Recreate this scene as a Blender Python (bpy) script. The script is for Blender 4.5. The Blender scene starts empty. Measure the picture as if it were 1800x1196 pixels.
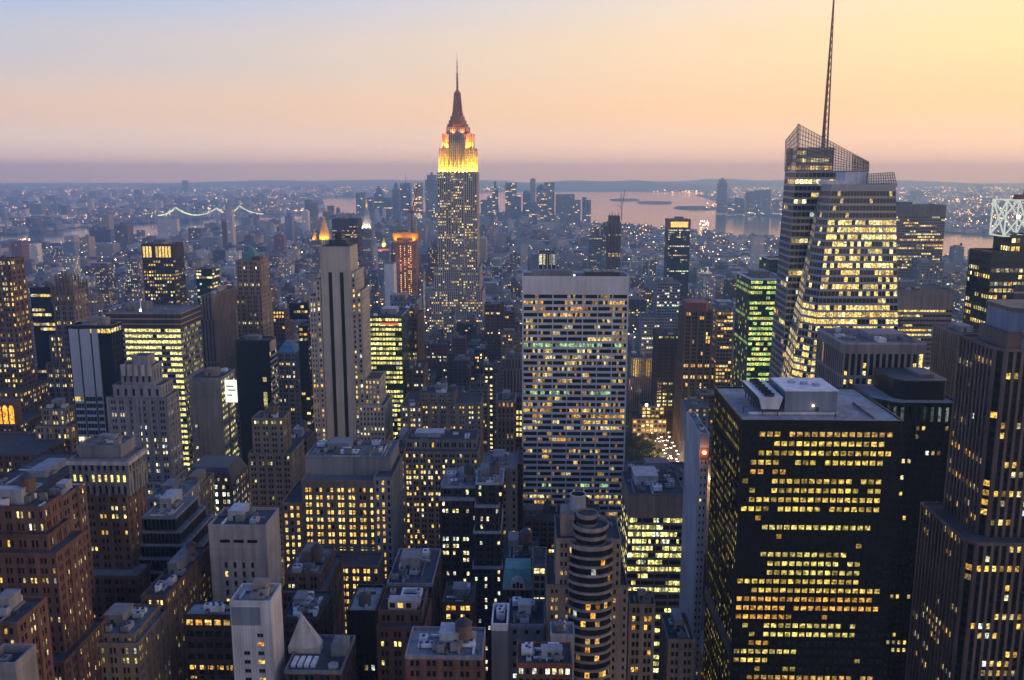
import bpy, bmesh, math, random
import numpy as np
from math import radians as R, sin, cos, tan, pi, sqrt
from mathutils import Vector as V, Matrix

SC = bpy.context.scene
COL = SC.collection
# ------------------------------------------------------------------ camera
CAMZ = 260.0
FPX, PITCH, YAW = 1560.0, R(10.64), R(1.44)
cam = bpy.data.cameras.new('camera'); CAM = bpy.data.objects.new('camera', cam); COL.objects.link(CAM)
cam.sensor_width = 36; cam.lens = 36 * FPX / 1800; cam.clip_start = 1; cam.clip_end = 80000
CAM.location = (0, 0, CAMZ); CAM.rotation_euler = (pi / 2 - PITCH, 0, YAW)
SC.camera = CAM
# ------------------------------------------------------------------ sky and sun
SUN_EL, SUN_DIR = R(2.0), V((1, 0.05, 0)).normalized()
SKY_STRENGTH = 1.4
world = bpy.data.worlds.new('World'); SC.world = world; world.use_nodes = True
wn, wl = world.node_tree.nodes, world.node_tree.links
bg = wn['Background']
def N(t, **kw):
    n = wn.new(t)
    for k, v in kw.items(): setattr(n, k, v)
    return n
def srgb(r, g, b):
    f = lambda c: (c / 255 / 12.92) if c <= 10 else ((c / 255 + 0.055) / 1.055) ** 2.4
    return (f(r), f(g), f(b), 1)
tc = N('ShaderNodeTexCoord'); sep = N('ShaderNodeSeparateXYZ'); wl.new(tc.outputs['Generated'], sep.inputs[0])
# elevation (0 at the horizon, 1 at the zenith) and how far the view turns toward the sunset
elv = N('ShaderNodeMath', operation='ARCSINE'); wl.new(sep.outputs['Z'], elv.inputs[0])
eln = N('ShaderNodeMapRange'); eln.inputs[1].default_value = 0; eln.inputs[2].default_value = pi / 2; wl.new(elv.outputs[0], eln.inputs[0])
az = N('ShaderNodeMapRange', interpolation_type='LINEAR'); az.inputs[1].default_value = -0.53; az.inputs[2].default_value = 0.60
wl.new(sep.outputs['X'], az.inputs[0])
def ramp(stops):
    r = N('ShaderNodeValToRGB'); r.color_ramp.interpolation = 'EASE'
    e = r.color_ramp.elements
    while len(e) < len(stops): e.new(0.5)
    for i, (deg, c) in enumerate(stops):
        e[i].position = deg / 90; e[i].color = srgb(*c)
    wl.new(eln.outputs[0], r.inputs[0]); return r
away = ramp([(0, (186, 204, 226)), (1.3, (200, 194, 190)), (3.6, (198, 178, 164)), (7, (172, 172, 182)), (11, (132, 162, 208)), (22, (86, 120, 192)), (45, (54, 88, 166)), (90, (40, 70, 144))])
sunw = ramp([(0, (228, 220, 206)), (1.5, (244, 208, 168)), (4.2, (246, 200, 138)), (7.5, (250, 210, 140)), (12, (248, 218, 166)), (24, (176, 186, 204)), (45, (84, 112, 178)), (90, (40, 70, 144))])
mixr = N('ShaderNodeMix', data_type='RGBA'); wl.new(az.outputs[0], mixr.inputs[0]); wl.new(away.outputs[0], mixr.inputs[6]); wl.new(sunw.outputs[0], mixr.inputs[7])
sky = N('ShaderNodeTexSky', sky_type='NISHITA', sun_disc=False, sun_elevation=SUN_EL, sun_rotation=R(87), dust_density=2.0, ozone_density=3.0)
skm = N('ShaderNodeMix', data_type='RGBA', blend_type='ADD'); skm.inputs[0].default_value = 0.04
wl.new(mixr.outputs[2], skm.inputs[6]); wl.new(sky.outputs[0], skm.inputs[7])
wl.new(skm.outputs[2], bg.inputs[0]); bg.inputs[1].default_value = SKY_STRENGTH
sl = bpy.data.lights.new('sun', 'SUN'); SUN = bpy.data.objects.new('sun', sl); COL.objects.link(SUN)
sl.energy = 1.0; sl.angle = R(28); sl.color = (1.0, 0.66, 0.46)
SUN.rotation_euler = (-(SUN_DIR * cos(R(7)) + V((0, 0, sin(R(7)))))).to_track_quat('-Z', 'Y').to_euler()
vs = SC.view_settings
vs.view_transform = 'Standard'; vs.look = 'None'; vs.exposure = 0.0; vs.gamma = 1.0; vs.use_curve_mapping = False
cy = SC.cycles
cy.use_denoising = True; cy.max_bounces = 6; cy.diffuse_bounces = 2; cy.glossy_bounces = 2; cy.transmission_bounces = 3; cy.volume_bounces = 4
cy.transparent_max_bounces = 6; cy.sample_clamp_indirect = 2.0; cy.caustics_reflective = False; cy.caustics_refractive = False

# ------------------------------------------------------------------ pixels to world
FW = V((-sin(YAW) * cos(PITCH), cos(YAW) * cos(PITCH), -sin(PITCH))); RT = V((cos(YAW), sin(YAW), 0)); UP = RT.cross(FW)
def at(px, py, Y):
    """the point of the plane y = Y that the photograph's pixel looks at"""
    d = FW + RT * ((px - 900) / FPX) - UP * ((py - 598) / FPX)
    k = Y / d.y
    return V((d.x * k, Y, CAMZ + d.z * k))
def proj(p):
    d = V(p) - V((0, 0, CAMZ)); w = d.dot(FW)
    if w < 1: return None
    return (900 + FPX * d.dot(RT) / w, 598 - FPX * d.dot(UP) / w, w)

# ------------------------------------------------------------------ materials
MATS = {}
def newmat(name):
    m = bpy.data.materials.new(name); m.use_nodes = True; MATS[name] = m
    return m, m.node_tree.nodes, m.node_tree.links, m.node_tree.nodes['Principled BSDF']
def wallmat(name, col, rough=0.85, vary=0.36, spec=0.3, metal=0.0, scale=0.06):
    m, n, l, p = newmat(name)
    t = n.new('ShaderNodeTexCoord'); oi = n.new('ShaderNodeObjectInfo')
    n1 = n.new('ShaderNodeTexNoise'); n1.inputs['Scale'].default_value = scale; n1.inputs['Detail'].default_value = 8
    mp = n.new('ShaderNodeMapping'); mp.inputs['Scale'].default_value = (0.5, 0.5, 0.03)
    n2 = n.new('ShaderNodeTexNoise'); n2.inputs['Scale'].default_value = 1.0; n2.inputs['Detail'].default_value = 4
    l.new(t.outputs['Object'], n1.inputs['Vector']); l.new(t.outputs['Object'], mp.inputs[0]); l.new(mp.outputs[0], n2.inputs['Vector'])
    a = n.new('ShaderNodeMath'); a.operation = 'ADD'; l.new(n1.outputs[0], a.inputs[0]); l.new(n2.outputs[0], a.inputs[1])
    r = n.new('ShaderNodeMapRange'); r.inputs[1].default_value = 0.7; r.inputs[2].default_value = 1.3; r.inputs[3].default_value = 1 - vary; r.inputs[4].default_value = 1 + vary
    l.new(a.outputs[0], r.inputs[0])
    o = n.new('ShaderNodeMapRange'); o.inputs[3].default_value = 0.82; o.inputs[4].default_value = 1.15; l.new(oi.outputs['Random'], o.inputs[0])
    mu = n.new('ShaderNodeMath'); mu.operation = 'MULTIPLY'; l.new(r.outputs[0], mu.inputs[0]); l.new(o.outputs[0], mu.inputs[1])
    vm = n.new('ShaderNodeVectorMath'); vm.operation = 'SCALE'; vm.inputs[0].default_value = col; l.new(mu.outputs[0], vm.inputs['Scale'])
    l.new(vm.outputs[0], p.inputs['Base Color'])
    p.inputs['Roughness'].default_value = rough; p.inputs['Specular IOR Level'].default_value = spec; p.inputs['Metallic'].default_value = metal
    return m
for nm, c, rg in [('limestone', (.27, .23, .205), .85), ('tan_stone', (.215, .168, .128), .85), ('brown_brick', (.12, .077, .057), .85), ('red_brick', (.125, .066, .048), .85),
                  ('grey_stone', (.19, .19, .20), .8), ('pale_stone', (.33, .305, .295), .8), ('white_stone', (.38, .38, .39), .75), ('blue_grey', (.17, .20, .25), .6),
                  ('orange_brick_and_lit_metal', (.32, .15, .08), .85), ('gothic_stone', (.17, .14, .13), .85),  # the orange also stands for floodlight and sunlight on metal
                  ('dark_brick', (.055, .038, .034), .85), ('roof_tar', (.06, .062, .066), .9), ('roof_gravel', (.16, .158, .155), .9), ('roof_pale', (.27, .26, .25), .85),
                  ('concrete', (.20, .195, .19), .85), ('copper_green', (.10, .25, .22), .7), ('copper_blue', (.12, .26, .36), .6), ('steel', (.30, .31, .33), .45),
                  ('dark_steel', (.05, .05, .055), .5), ('white_metal', (.6, .61, .63), .4), ('tank_wood', (.13, .09, .065), .9), ('reveal', (.035, .035, .04), .8),
                  ('rust_red', (.22, .07, .04), .7), ('yellow_steel', (.55, .30, .05), .6), ('pink_granite', (.135, .092, .08), .6), ('fin_bronze', (.10, .07, .06), .45)]:
    wallmat(nm, c, rg)
wallmat('cream_stone', (.40, .355, .30), .8, .2); wallmat('white_travertine', (.58, .56, .55), .7, .15)
for nm, c, rg, sp in [('black_metal', (.008, .008, .009), .4, .22), ('dark_glass_wall', (.012, .018, .028), .18, .5), ('green_glass_wall', (.012, .05, .04), .2, .5), ('grey_glass_wall', (.33, .33, .35), .25, .5), ('silver_glass', (.30, .34, .40), .22, .6)]:
    wallmat(nm, c, rg, .1, sp)
def panemat(name, src):
    m, n, l, p = newmat(name)
    if src == 'object':
        c = n.new('ShaderNodeObjectInfo').outputs['Color']
    else:
        a = n.new('ShaderNodeAttribute'); a.attribute_name = 'lit'; c = a.outputs['Color']
    g = n.new('ShaderNodeNewGeometry')
    t = n.new('ShaderNodeTexNoise'); t.inputs['Scale'].default_value = 1.0; t.inputs['Detail'].default_value = 4; l.new(g.outputs['Position'], t.inputs['Vector'])
    r = n.new('ShaderNodeMapRange'); r.inputs[1].default_value = .38; r.inputs[2].default_value = .62; r.inputs[3].default_value = .22; r.inputs[4].default_value = 1.5; l.new(t.outputs[0], r.inputs[0])
    t2 = n.new('ShaderNodeTexNoise'); t2.inputs['Scale'].default_value = 3.2; t2.inputs['Detail'].default_value = 2; l.new(g.outputs['Position'], t2.inputs['Vector'])
    r2 = n.new('ShaderNodeMapRange'); r2.inputs[1].default_value = .4; r2.inputs[2].default_value = .6; r2.inputs[3].default_value = .62; r2.inputs[4].default_value = 1.35; l.new(t2.outputs[0], r2.inputs[0])
    mm = n.new('ShaderNodeMath'); mm.operation = 'MULTIPLY'; l.new(r.outputs[0], mm.inputs[0]); l.new(r2.outputs[0], mm.inputs[1])
    vm = n.new('ShaderNodeVectorMath'); vm.operation = 'SCALE'; l.new(c, vm.inputs[0]); l.new(mm.outputs[0], vm.inputs['Scale'])
    p.inputs['Base Color'].default_value = (.012, .014, .018, 1); p.inputs['Roughness'].default_value = .12; p.inputs['Specular IOR Level'].default_value = .5
    l.new(vm.outputs[0], p.inputs['Emission Color']); p.inputs['Emission Strength'].default_value = 1.25
    m.cycles.emission_sampling = 'NONE'
panemat('pane_single', 'object'); panemat('pane_many', 'attr')
def glow(name, col, s):
    m, n, l, p = newmat(name); p.inputs['Base Color'].default_value = (.05, .05, .05, 1)
    p.inputs['Emission Color'].default_value = (*col, 1); p.inputs['Emission Strength'].default_value = s; m.cycles.emission_sampling = 'NONE'
glow('lamp_warm', (1, .62, .25), 14); glow('lamp_white', (1, .93, .78), 12); glow('lamp_green', (.55, 1, .6), 6); glow('head_light', (1, .88, .62), 22); glow('tail_light', (1, .06, .02), 9)
glow('lamp_red', (1, .1, .04), 4); glow('beacon_white', (.9, 1, .95), 10); glow('sign_white', (.85, 1, .85), 1.5); glow('sign_red', (1, .16, .08), .9); glow('cable_light', (.8, 1, .72), 2.6); glow('truss_glow', (.9, 1, .9), .6)
def tintmat(name, attr, rough):
    m, n, l, p = newmat(name); a = n.new('ShaderNodeAttribute'); a.attribute_name = attr; l.new(a.outputs['Color'], p.inputs['Base Color']); p.inputs['Roughness'].default_value = rough
tintmat('far_wall', 'lit', .85)
m, n, l, p = newmat('gold_roof'); p.inputs['Base Color'].default_value = (.75, .45, .10, 1); p.inputs['Roughness'].default_value = .5
m, n, l, p = newmat('water'); p.inputs['Base Color'].default_value = (.02, .028, .035, 1); p.inputs['Roughness'].default_value = .13; p.inputs['IOR'].default_value = 1.33
t = n.new('ShaderNodeTexNoise'); t.inputs['Scale'].default_value = .02; t.inputs['Detail'].default_value = 6; b = n.new('ShaderNodeBump'); b.inputs['Strength'].default_value = .07; b.inputs['Distance'].default_value = 2
tcw = n.new('ShaderNodeNewGeometry'); l.new(tcw.outputs['Position'], t.inputs['Vector']); l.new(t.outputs[0], b.inputs['Height']); l.new(b.outputs[0], p.inputs['Normal'])
m, n, l, p = newmat('asphalt'); t = n.new('ShaderNodeTexNoise'); t.inputs['Scale'].default_value = .4; g = n.new('ShaderNodeNewGeometry'); l.new(g.outputs['Position'], t.inputs['Vector'])
r = n.new('ShaderNodeValToRGB'); r.color_ramp.elements[0].color = (.035, .035, .038, 1); r.color_ramp.elements[1].color = (.075, .073, .072, 1); l.new(t.outputs[0], r.inputs[0]); l.new(r.outputs[0], p.inputs['Base Color']); p.inputs['Roughness'].default_value = .8
wallmat('paving', (.17, .165, .16), .9); wallmat('land', (.055, .06, .05), .95, .4, scale=.004); wallmat('hill_land', (.05, .055, .055), .95, .3, scale=.002)
m, n, l, p = newmat('lane_paint'); p.inputs['Base Color'].default_value = (.7, .7, .68, 1)
def leafmat():
    m, n, l, p = newmat('leaf'); g = n.new('ShaderNodeNewGeometry'); t = n.new('ShaderNodeTexNoise'); t.inputs['Scale'].default_value = .5; l.new(g.outputs['Position'], t.inputs['Vector'])
    r = n.new('ShaderNodeValToRGB'); r.color_ramp.elements[0].color = (.025, .05, .018, 1); r.color_ramp.elements[1].color = (.08, .12, .04, 1); l.new(t.outputs[0], r.inputs[0]); l.new(r.outputs[0], p.inputs['Base Color']); p.inputs['Roughness'].default_value = .7
leafmat(); wallmat('bark', (.06, .045, .035))
m, n, l, p = newmat('screen_glass'); p.inputs['Base Color'].default_value = (.35, .33, .32, 1); p.inputs['Roughness'].default_value = .2
tr = n.new('ShaderNodeBsdfTransparent'); mx = n.new('ShaderNodeMixShader'); mx.inputs[0].default_value = .38
l.new(tr.outputs[0], mx.inputs[1]); l.new(p.outputs[0], mx.inputs[2]); l.new(mx.outputs[0], n['Material Output'].inputs[0])
for nm, c in [('car_black', (.02, .02, .02)), ('car_white', (.6, .6, .6)), ('car_yellow', (.6, .38, .03)), ('car_grey', (.2, .2, .21))]:
    m, n, l, p = newmat(nm); p.inputs['Base Color'].default_value = (*c, 1); p.inputs['Roughness'].default_value = .3

# ------------------------------------------------------------------ mesh helpers
class MB:
    def __init__(s): s.v = []; s.f = []; s.m = []; s.c = []
    def face(s, pts, m=0, c=(0, 0, 0)):
        k = len(s.v); s.v.extend(tuple(p) for p in pts); s.f.append(tuple(range(k, k + len(pts)))); s.m.append(m); s.c.append(c)
    def box(s, x0, x1, y0, y1, z0, z1, m=0, c=(0, 0, 0), bottom=False):
        k = len(s.v)
        s.v += [(x0, y0, z0), (x1, y0, z0), (x1, y1, z0), (x0, y1, z0), (x0, y0, z1), (x1, y0, z1), (x1, y1, z1), (x0, y1, z1)]
        fs = [(0, 1, 5, 4), (1, 2, 6, 5), (2, 3, 7, 6), (3, 0, 4, 7), (4, 5, 6, 7)]
        if bottom: fs.append((3, 2, 1, 0))
        for f in fs: s.f.append(tuple(k + i for i in f)); s.m.append(m); s.c.append(c)
    def prism(s, poly, z0, z1, m=0, top=None, cap=True, mcap=None):
        top = top or poly; n = len(poly)
        for i in range(n):
            j = (i + 1) % n
            s.face([(*poly[i], z0), (*poly[j], z0), (*top[j], z1), (*top[i], z1)], m)
        if cap: s.face([(*q, z1) for q in top], m if mcap is None else mcap)
    def pyramid(s, poly, z0, apex, m=0):
        n = len(poly)
        for i in range(n): s.face([(*poly[i], z0), (*poly[(i + 1) % n], z0), apex], m)
    def cyl(s, x, y, r, z0, z1, seg=12, m=0, r1=None, cap=True):
        P = [(x + r * cos(2 * pi * i / seg), y + r * sin(2 * pi * i / seg)) for i in range(seg)]
        r1 = r if r1 is None else r1
        T = [(x + r1 * cos(2 * pi * i / seg), y + r1 * sin(2 * pi * i / seg)) for i in range(seg)]
        s.prism(P, z0, z1, m, T, cap)
    def bar(s, a, b, w, m=0):
        a, b = V(a), V(b); d = (b - a)
        if d.length < 1e-6: return
        d.normalize(); u = d.cross(V((0, 0, 1))); u = V((1, 0, 0)) if u.length < 1e-3 else u.normalized(); q = d.cross(u)
        o = [u * w / 2 + q * w / 2, u * w / 2 - q * w / 2, -u * w / 2 - q * w / 2, -u * w / 2 + q * w / 2]
        for i in range(4):
            j = (i + 1) % 4; s.face([a + o[i], a + o[j], b + o[j], b + o[i]], m)
        s.face([a + k for k in o], m); s.face([b + k for k in o], m)
    def build(s, name, mats, parent=None, loc=(0, 0, 0), attr=False):
        me = mesh_of(name, s.v, s.f, mats, s.m, s.c if attr else None)
        o = bpy.data.objects.new(name, me); COL.objects.link(o)
        if parent: o.parent = parent
        else: o.location = loc
        return o
def mesh_of(name, v, f, mats, mi=None, cols=None):
    me = bpy.data.meshes.new(name); me.from_pydata(v, [], f)
    for k in mats: me.materials.append(MATS[k])
    if mi is not None and len(mats) > 1: me.polygons.foreach_set('material_index', np.array(mi, dtype=np.int32))
    if cols is not None:
        a = me.attributes.new('lit', 'FLOAT_COLOR', 'FACE'); c = np.ones((len(f), 4), dtype=np.float32); c[:, :3] = np.array(cols, dtype=np.float32); a.data.foreach_set('color', c.ravel())
    me.update(); return me
def tag(o, label=None, cat=None, group=None, kind=None):
    for k, v in (('label', label), ('category', cat), ('group', group), ('kind', kind)):
        if v: o[k] = v
    return o
def empty(name, loc):
    o = bpy.data.objects.new(name, None); COL.objects.link(o); o.location = loc; return o
def offset(poly, d):
    n = len(poly); out = []
    for i in range(n):
        p0, p1, p2 = V(poly[i - 1]), V(poly[i]), V(poly[(i + 1) % n])
        e1, e2 = (p1 - p0).normalized(), (p2 - p1).normalized()
        n1, n2 = V((e1.y, -e1.x)), V((e2.y, -e2.x))
        b = n1 + n2; k = d * 2 / max(b.length_squared, .4)
        out.append(tuple(p1 + b * k))
    return out
def rect(x0, x1, y0, y1): return [(x0, y0), (x1, y0), (x1, y1), (x0, y1)]

# ------------------------------------------------------------------ facades
PAL = {'warm': [(1, .68, .16), (1, .74, .24), (1, .80, .34), (1, .56, .10), (1, .86, .48)],
       'gold': [(1, .72, .15), (1, .66, .11), (1, .78, .24)],
       'amber': [(1, .52, .10), (1, .60, .15), (1, .42, .06), (1, .68, .22)],
       'green': [(.85, .92, .20), (.62, .90, .28), (.95, .90, .26), (.40, .72, .22)],
       'lime': [(1, .90, .30), (.95, .88, .28), (1, .84, .26)],
       'pale': [(1, .86, .48), (1, .92, .66), (1, .78, .36), (.85, 1, .8)]}
FOOT = []          # footprints taken, for the filler blocks
class Style(dict):
    __getattr__ = dict.get
def S(wall='limestone', bay=3.0, fl=3.7, wr=.5, hr=.55, pr=.35, sr=.28, lit=.15, run=.45, full=.06, dark=.3, pal='warm', br=.8, **kw):
    if wall in ('limestone', 'tan_stone', 'brown_brick', 'red_brick', 'grey_stone', 'dark_brick', 'gothic_stone') and wr < .56 and fl < 4.5 and bay < 3.8:
        kw.setdefault('pair', True); kw.setdefault('pil', 4); kw.setdefault('course', 7)
    return Style(wall=wall, bay=bay, fl=fl, wr=wr, hr=hr, pr=pr, sr=sr, lit=min(.9, lit * 1.55), run=run, full=full, dark=dark * .7, pal=pal, br=br * 1.08, **kw)
class Bld:
    def __init__(s, name, label, cat, loc, seed, group=None):
        s.root = tag(empty(name, loc), label, cat, group); s.loc = V(loc); s.rng = random.Random(seed)
        s.w = {}; s.win = []; s.rows = {}; s.k = 0; s.bm = 'concrete'
    def wall(s, mat, part='wall'):
        return s.w.setdefault((part, mat), MB())
    def part(s, name, mb, mats, parent=None, attr=False):
        if isinstance(mats, str): mats = [mats]
        mb.v = [(p[0] - s.loc.x, p[1] - s.loc.y, p[2] - s.loc.z) for p in mb.v]
        return mb.build(name, mats, parent or s.root, attr=attr)
    def rowstate(s, key, st):
        if key not in s.rows:
            u = s.rng.random(); p = .9 if u < st.full else (.02 if u < st.full + st.dark else st.lit)
            s.rows[key] = (p, s.rng.choice(PAL[st.pal]), s.rng.uniform(.75, 1.15))
        return s.rows[key]
    def prism(s, poly, z0, z1, st, top=None, parapet=.9, roof='roof_tar', cap=True, ring=None):
        r = st.pr; n = len(poly); top = top or poly
        cb, ct = offset(poly, -r), offset(top, -r)
        W = s.wall(st.wall); C = s.wall(st.core or 'reveal', 'recess'); SP = s.wall(st.spw or st.wall, 'spandrel') if st.spw else W
        s.k += 1
        if cap: s.wall(roof, 'roof|%d' % s.k).face([(*q, z1 - .02) for q in offset(top, -.03)])
        for i in range(n):
            j = (i + 1) % n
            b0, b1, t0, t1 = V((*cb[i], z0)), V((*cb[j], z0)), V((*ct[i], z1)), V((*ct[j], z1))
            e = b1 - b0; L = e.length
            if L < .3: continue
            nn = V((e.y, -e.x, 0)).normalized(); mid = (b0 + b1) / 2
            P = lambda u, v, d: (b0.lerp(b1, u)).lerp(t0.lerp(t1, u), v) + nn * d
            facing = nn.x * -mid.x + nn.y * -mid.y > 0
            if not facing or st.blank or (st.only and i not in st.only):
                k = r / L; W.face([P(-k, 0, r - .01), P(1 + k, 0, r - .01), P(1 + k, 1, r - .01), P(-k, 1, r - .01)]); continue
            tw = 1 if top is poly else 24
            for q in range(tw):
                for w_ in range(1 if tw == 1 else 12): C.face([P(w_ / (1 if tw == 1 else 12), q / tw, 0), P((w_ + 1) / (1 if tw == 1 else 12), q / tw, 0), P((w_ + 1) / (1 if tw == 1 else 12), (q + 1) / tw, 0), P(w_ / (1 if tw == 1 else 12), (q + 1) / tw, 0)])
            H = z1 - z0; k = r / L
            mg = st.mg or 0; nx = max(1, round((L - 2 * mg) / st.bay)); cu = (1 - 2 * mg / L) / nx; u0 = mg / L
            tb, bb = (st.tb or 0), (st.bb or 0)
            nz = max(1, round((H - tb - bb) / st.fl)); cv = (1 - (tb + bb) / H) / nz; v0 = bb / H
            pw = (1 - st.wr) * cu; sh = (1 - st.hr) * cv
            pk = st.pk or 1; off = pw * .30 if (st.pair and nx > 3) else 0
            for q in range(0, nx + 1):
                if (q % pk and q != nx) or st.nopier: continue
                hw = pw / 2 + (off if q % 2 == 0 else -off); a, b = u0 + q * cu - hw, u0 + q * cu + hw
                first, last = q == 0, q == nx
                if first: a = -k
                if last: b = 1 + k
                W.face([P(a, 0, r), P(b, 0, r), P(b, 1, r), P(a, 1, r)])
                if not first: W.face([P(a, 0, 0), P(a, 0, r), P(a, 1, r), P(a, 1, 0)])
                if not last: W.face([P(b, 0, r), P(b, 0, 0), P(b, 1, 0), P(b, 1, r)])
            if st.pil and nx > 4:
                for q in range(st.pil, nx - 1, st.pil):
                    if st.pair and q % 2: continue
                    a, b, f = u0 + q * cu - (pw / 2 + off) * .8, u0 + q * cu + (pw / 2 + off) * .8, r + .3
                    W.face([P(a, 0, f), P(b, 0, f), P(b, 1, f), P(a, 1, f)]); W.face([P(a, 0, r), P(a, 0, f), P(a, 1, f), P(a, 1, r)]); W.face([P(b, 0, f), P(b, 0, r), P(b, 1, r), P(b, 1, f)])
            if st.course:
                for q in range(nz - 1, 0, -st.course):
                    a, b, f = v0 + q * cv - .28 / H, v0 + q * cv + .28 / H, r + .22
                    W.face([P(-k, a, f), P(1 + k, a, f), P(1 + k, b, f), P(-k, b, f)]); W.face([P(-k, b, f), P(1 + k, b, f), P(1 + k, b, 0), P(-k, b, 0)]); W.face([P(-k, a, f), P(1 + k, a, f), P(1 + k, a, 0), P(-k, a, 0)])
            d = st.sr
            for q in range(0, nz + 1):
                a, b = v0 + q * cv - sh / 2, v0 + q * cv + sh / 2
                if q == 0: a = 0
                if q == nz: b = 1
                if b - a < 1e-5: continue
                SP.face([P(-k * .9, a, d), P(1 + k * .9, a, d), P(1 + k * .9, b, d), P(-k * .9, b, d)])
                if q < nz: SP.face([P(0, b, d), P(1, b, d), P(1, b, 0), P(0, b, 0)])
                if q > 0: SP.face([P(0, a, d), P(1, a, d), P(1, a, 0), P(0, a, 0)])
            if st.nowin: continue
            sub = st.sub or 1; key0 = round(z0 / 3.5)
            for rz in range(nz):
                p, rc, rb = s.rowstate((key0 + rz, i if st.perface else 0), st)
                on = s.rng.random() < p; rcn = rc
                va, vb = v0 + rz * cv + sh / 2, v0 + (rz + 1) * cv - sh / 2
                for cx in range(nx):
                    ua, ub = u0 + cx * cu + pw / 2, u0 + (cx + 1) * cu - pw / 2
                    if off: ua += off * (1 if cx % 2 == 0 else -1); ub += off * (1 if cx % 2 == 0 else -1)
                    if st.wr > .97: ua += .04 * cu; ub -= .04 * cu
                    for q in range(sub):
                        if s.rng.random() > st.run: on = s.rng.random() < p
                        if st.litfn:
                            c = st.litfn(i, rz, cx * sub + q, nz, nx * sub, s.rng)
                        elif on:
                            c = rc if s.rng.random() < .6 else s.rng.choice(PAL[st.pal])
                            c = (.85, 1, .82) if s.rng.random() < .06 else c; f = st.br * rb * s.rng.choice((.2, .4, .7, .9, 1.1, 1.45)); c = (c[0] * f, c[1] * f, c[2] * f)
                        else: c = (0, 0, 0)
                        w_ = (ub - ua) / sub; a = ua + q * w_ + (.03 * w_ if sub > 1 else 0); b = ua + (q + 1) * w_ - (.03 * w_ if sub > 1 else 0)
                        s.win.append(([P(a, va, .03), P(b, va, .03), P(b, vb, .03), P(a, vb, .03)], c))
        if parapet:
            s.ring(top, z1 - .25, z1 + parapet, .35, ring or st.wall)
    def ring(s, poly, z0, z1, t, mat, part='parapet'):
        s.k += 1; mb = s.wall(mat, '%s|%d' % (part, s.k)); o, i_ = offset(poly, .08), offset(poly, -t); n = len(poly)
        for i in range(n):
            j = (i + 1) % n
            mb.face([(*o[i], z0), (*o[j], z0), (*o[j], z1), (*o[i], z1)]); mb.face([(*i_[i], z0), (*i_[j], z0), (*i_[j], z1), (*i_[i], z1)])
            mb.face([(*o[i], z1), (*o[j], z1), (*i_[j], z1), (*i_[i], z1)])
    def clutter(s, x0, x1, y0, y1, z, n=4, tank=False, bulk=True, mats=('concrete', 'steel', 'white_metal', 'roof_gravel')):
        g = s.rng; W, D = x1 - x0, y1 - y0
        if bulk and W > 6 and D > 6:
            w, d, h = W * g.uniform(.25, .45), D * g.uniform(.25, .5), g.uniform(2.5, 5)
            bx, by = x0 + g.uniform(.1, .45) * W, y0 + g.uniform(.3, .45) * D
            mb = MB(); mb.box(bx, bx + w, by, by + d, z, z + h); mb.box(bx - .15, bx + w + .15, by - .15, by + d + .15, z + h, z + h + .35)
            bk = s.part('bulkhead', mb, [g.choice(('concrete', 'tan_stone', 'grey_stone', 'steel', s.bm))])
            if y0 < 1000: mb = MB(); mb.box(bx + w * .3, bx + w * .3 + 1.1, by - .06, by, z, z + 2.1); s.part('door', mb, 'dark_steel', bk)
        for q in range(n):
            w, d, h = g.uniform(1.2, min(5, W * .2 + 1.3)), g.uniform(1.2, min(6, D * .2 + 1.3)), g.uniform(.8, 2.4)
            ax, ay = x0 + 1 + g.random() * max(.1, W - w - 2), y0 + 1 + g.random() * max(.1, D - d - 2)
            mb = MB(); mb.box(ax, ax + w, ay, ay + d, z + .3, z + .3 + h, bottom=True)
            for lx in (ax + .1, ax + w - .25):
                for ly in (ay + .1, ay + d - .25): mb.box(lx, lx + .15, ly, ly + .15, z - .02, z + .3)
            ah = s.part('air_handler', mb, [g.choice(mats)])
            if y0 < 650:
                for fx in range(max(1, int(w / 1.6))): mb = MB(); mb.cyl(ax + (fx + .5) * w / max(1, int(w / 1.6)), ay + d / 2, min(.5, d * .3), z + .3 + h, z + .6 + h, 8); s.part('fan', mb, 'dark_steel', ah)
        if y0 < 430 and W > 8:                          # duct runs and pipes on the near roofs
            for q in range(3 + n // 3):
                L_, th = g.uniform(.25, .6), g.uniform(.35, .8); mb = MB()
                if g.random() < .5: ax, ay = x0 + .8 + g.random() * W * .4, y0 + 1 + g.random() * max(.2, D - 3); mb.box(ax, ax + W * L_, ay, ay + th, z + .15, z + .15 + th, bottom=True)
                else: ax, ay = x0 + 1 + g.random() * max(.2, W - 3), y0 + .8 + g.random() * D * .3; mb.box(ax, ax + th, ay, ay + D * L_, z + .15, z + .15 + th, bottom=True)
                s.part('duct', mb, g.choice(('steel', 'white_metal', 'dark_steel', 'roof_gravel')))
            for q in range(3): mb = MB(); ax, ay = x0 + 1 + g.random() * (W - 2), y0 + 1 + g.random() * max(.2, D - 2); mb.cyl(ax, ay, .18, z, z + g.uniform(.9, 2.2), 6); s.part('vent_pipe', mb, 'dark_steel')
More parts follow.
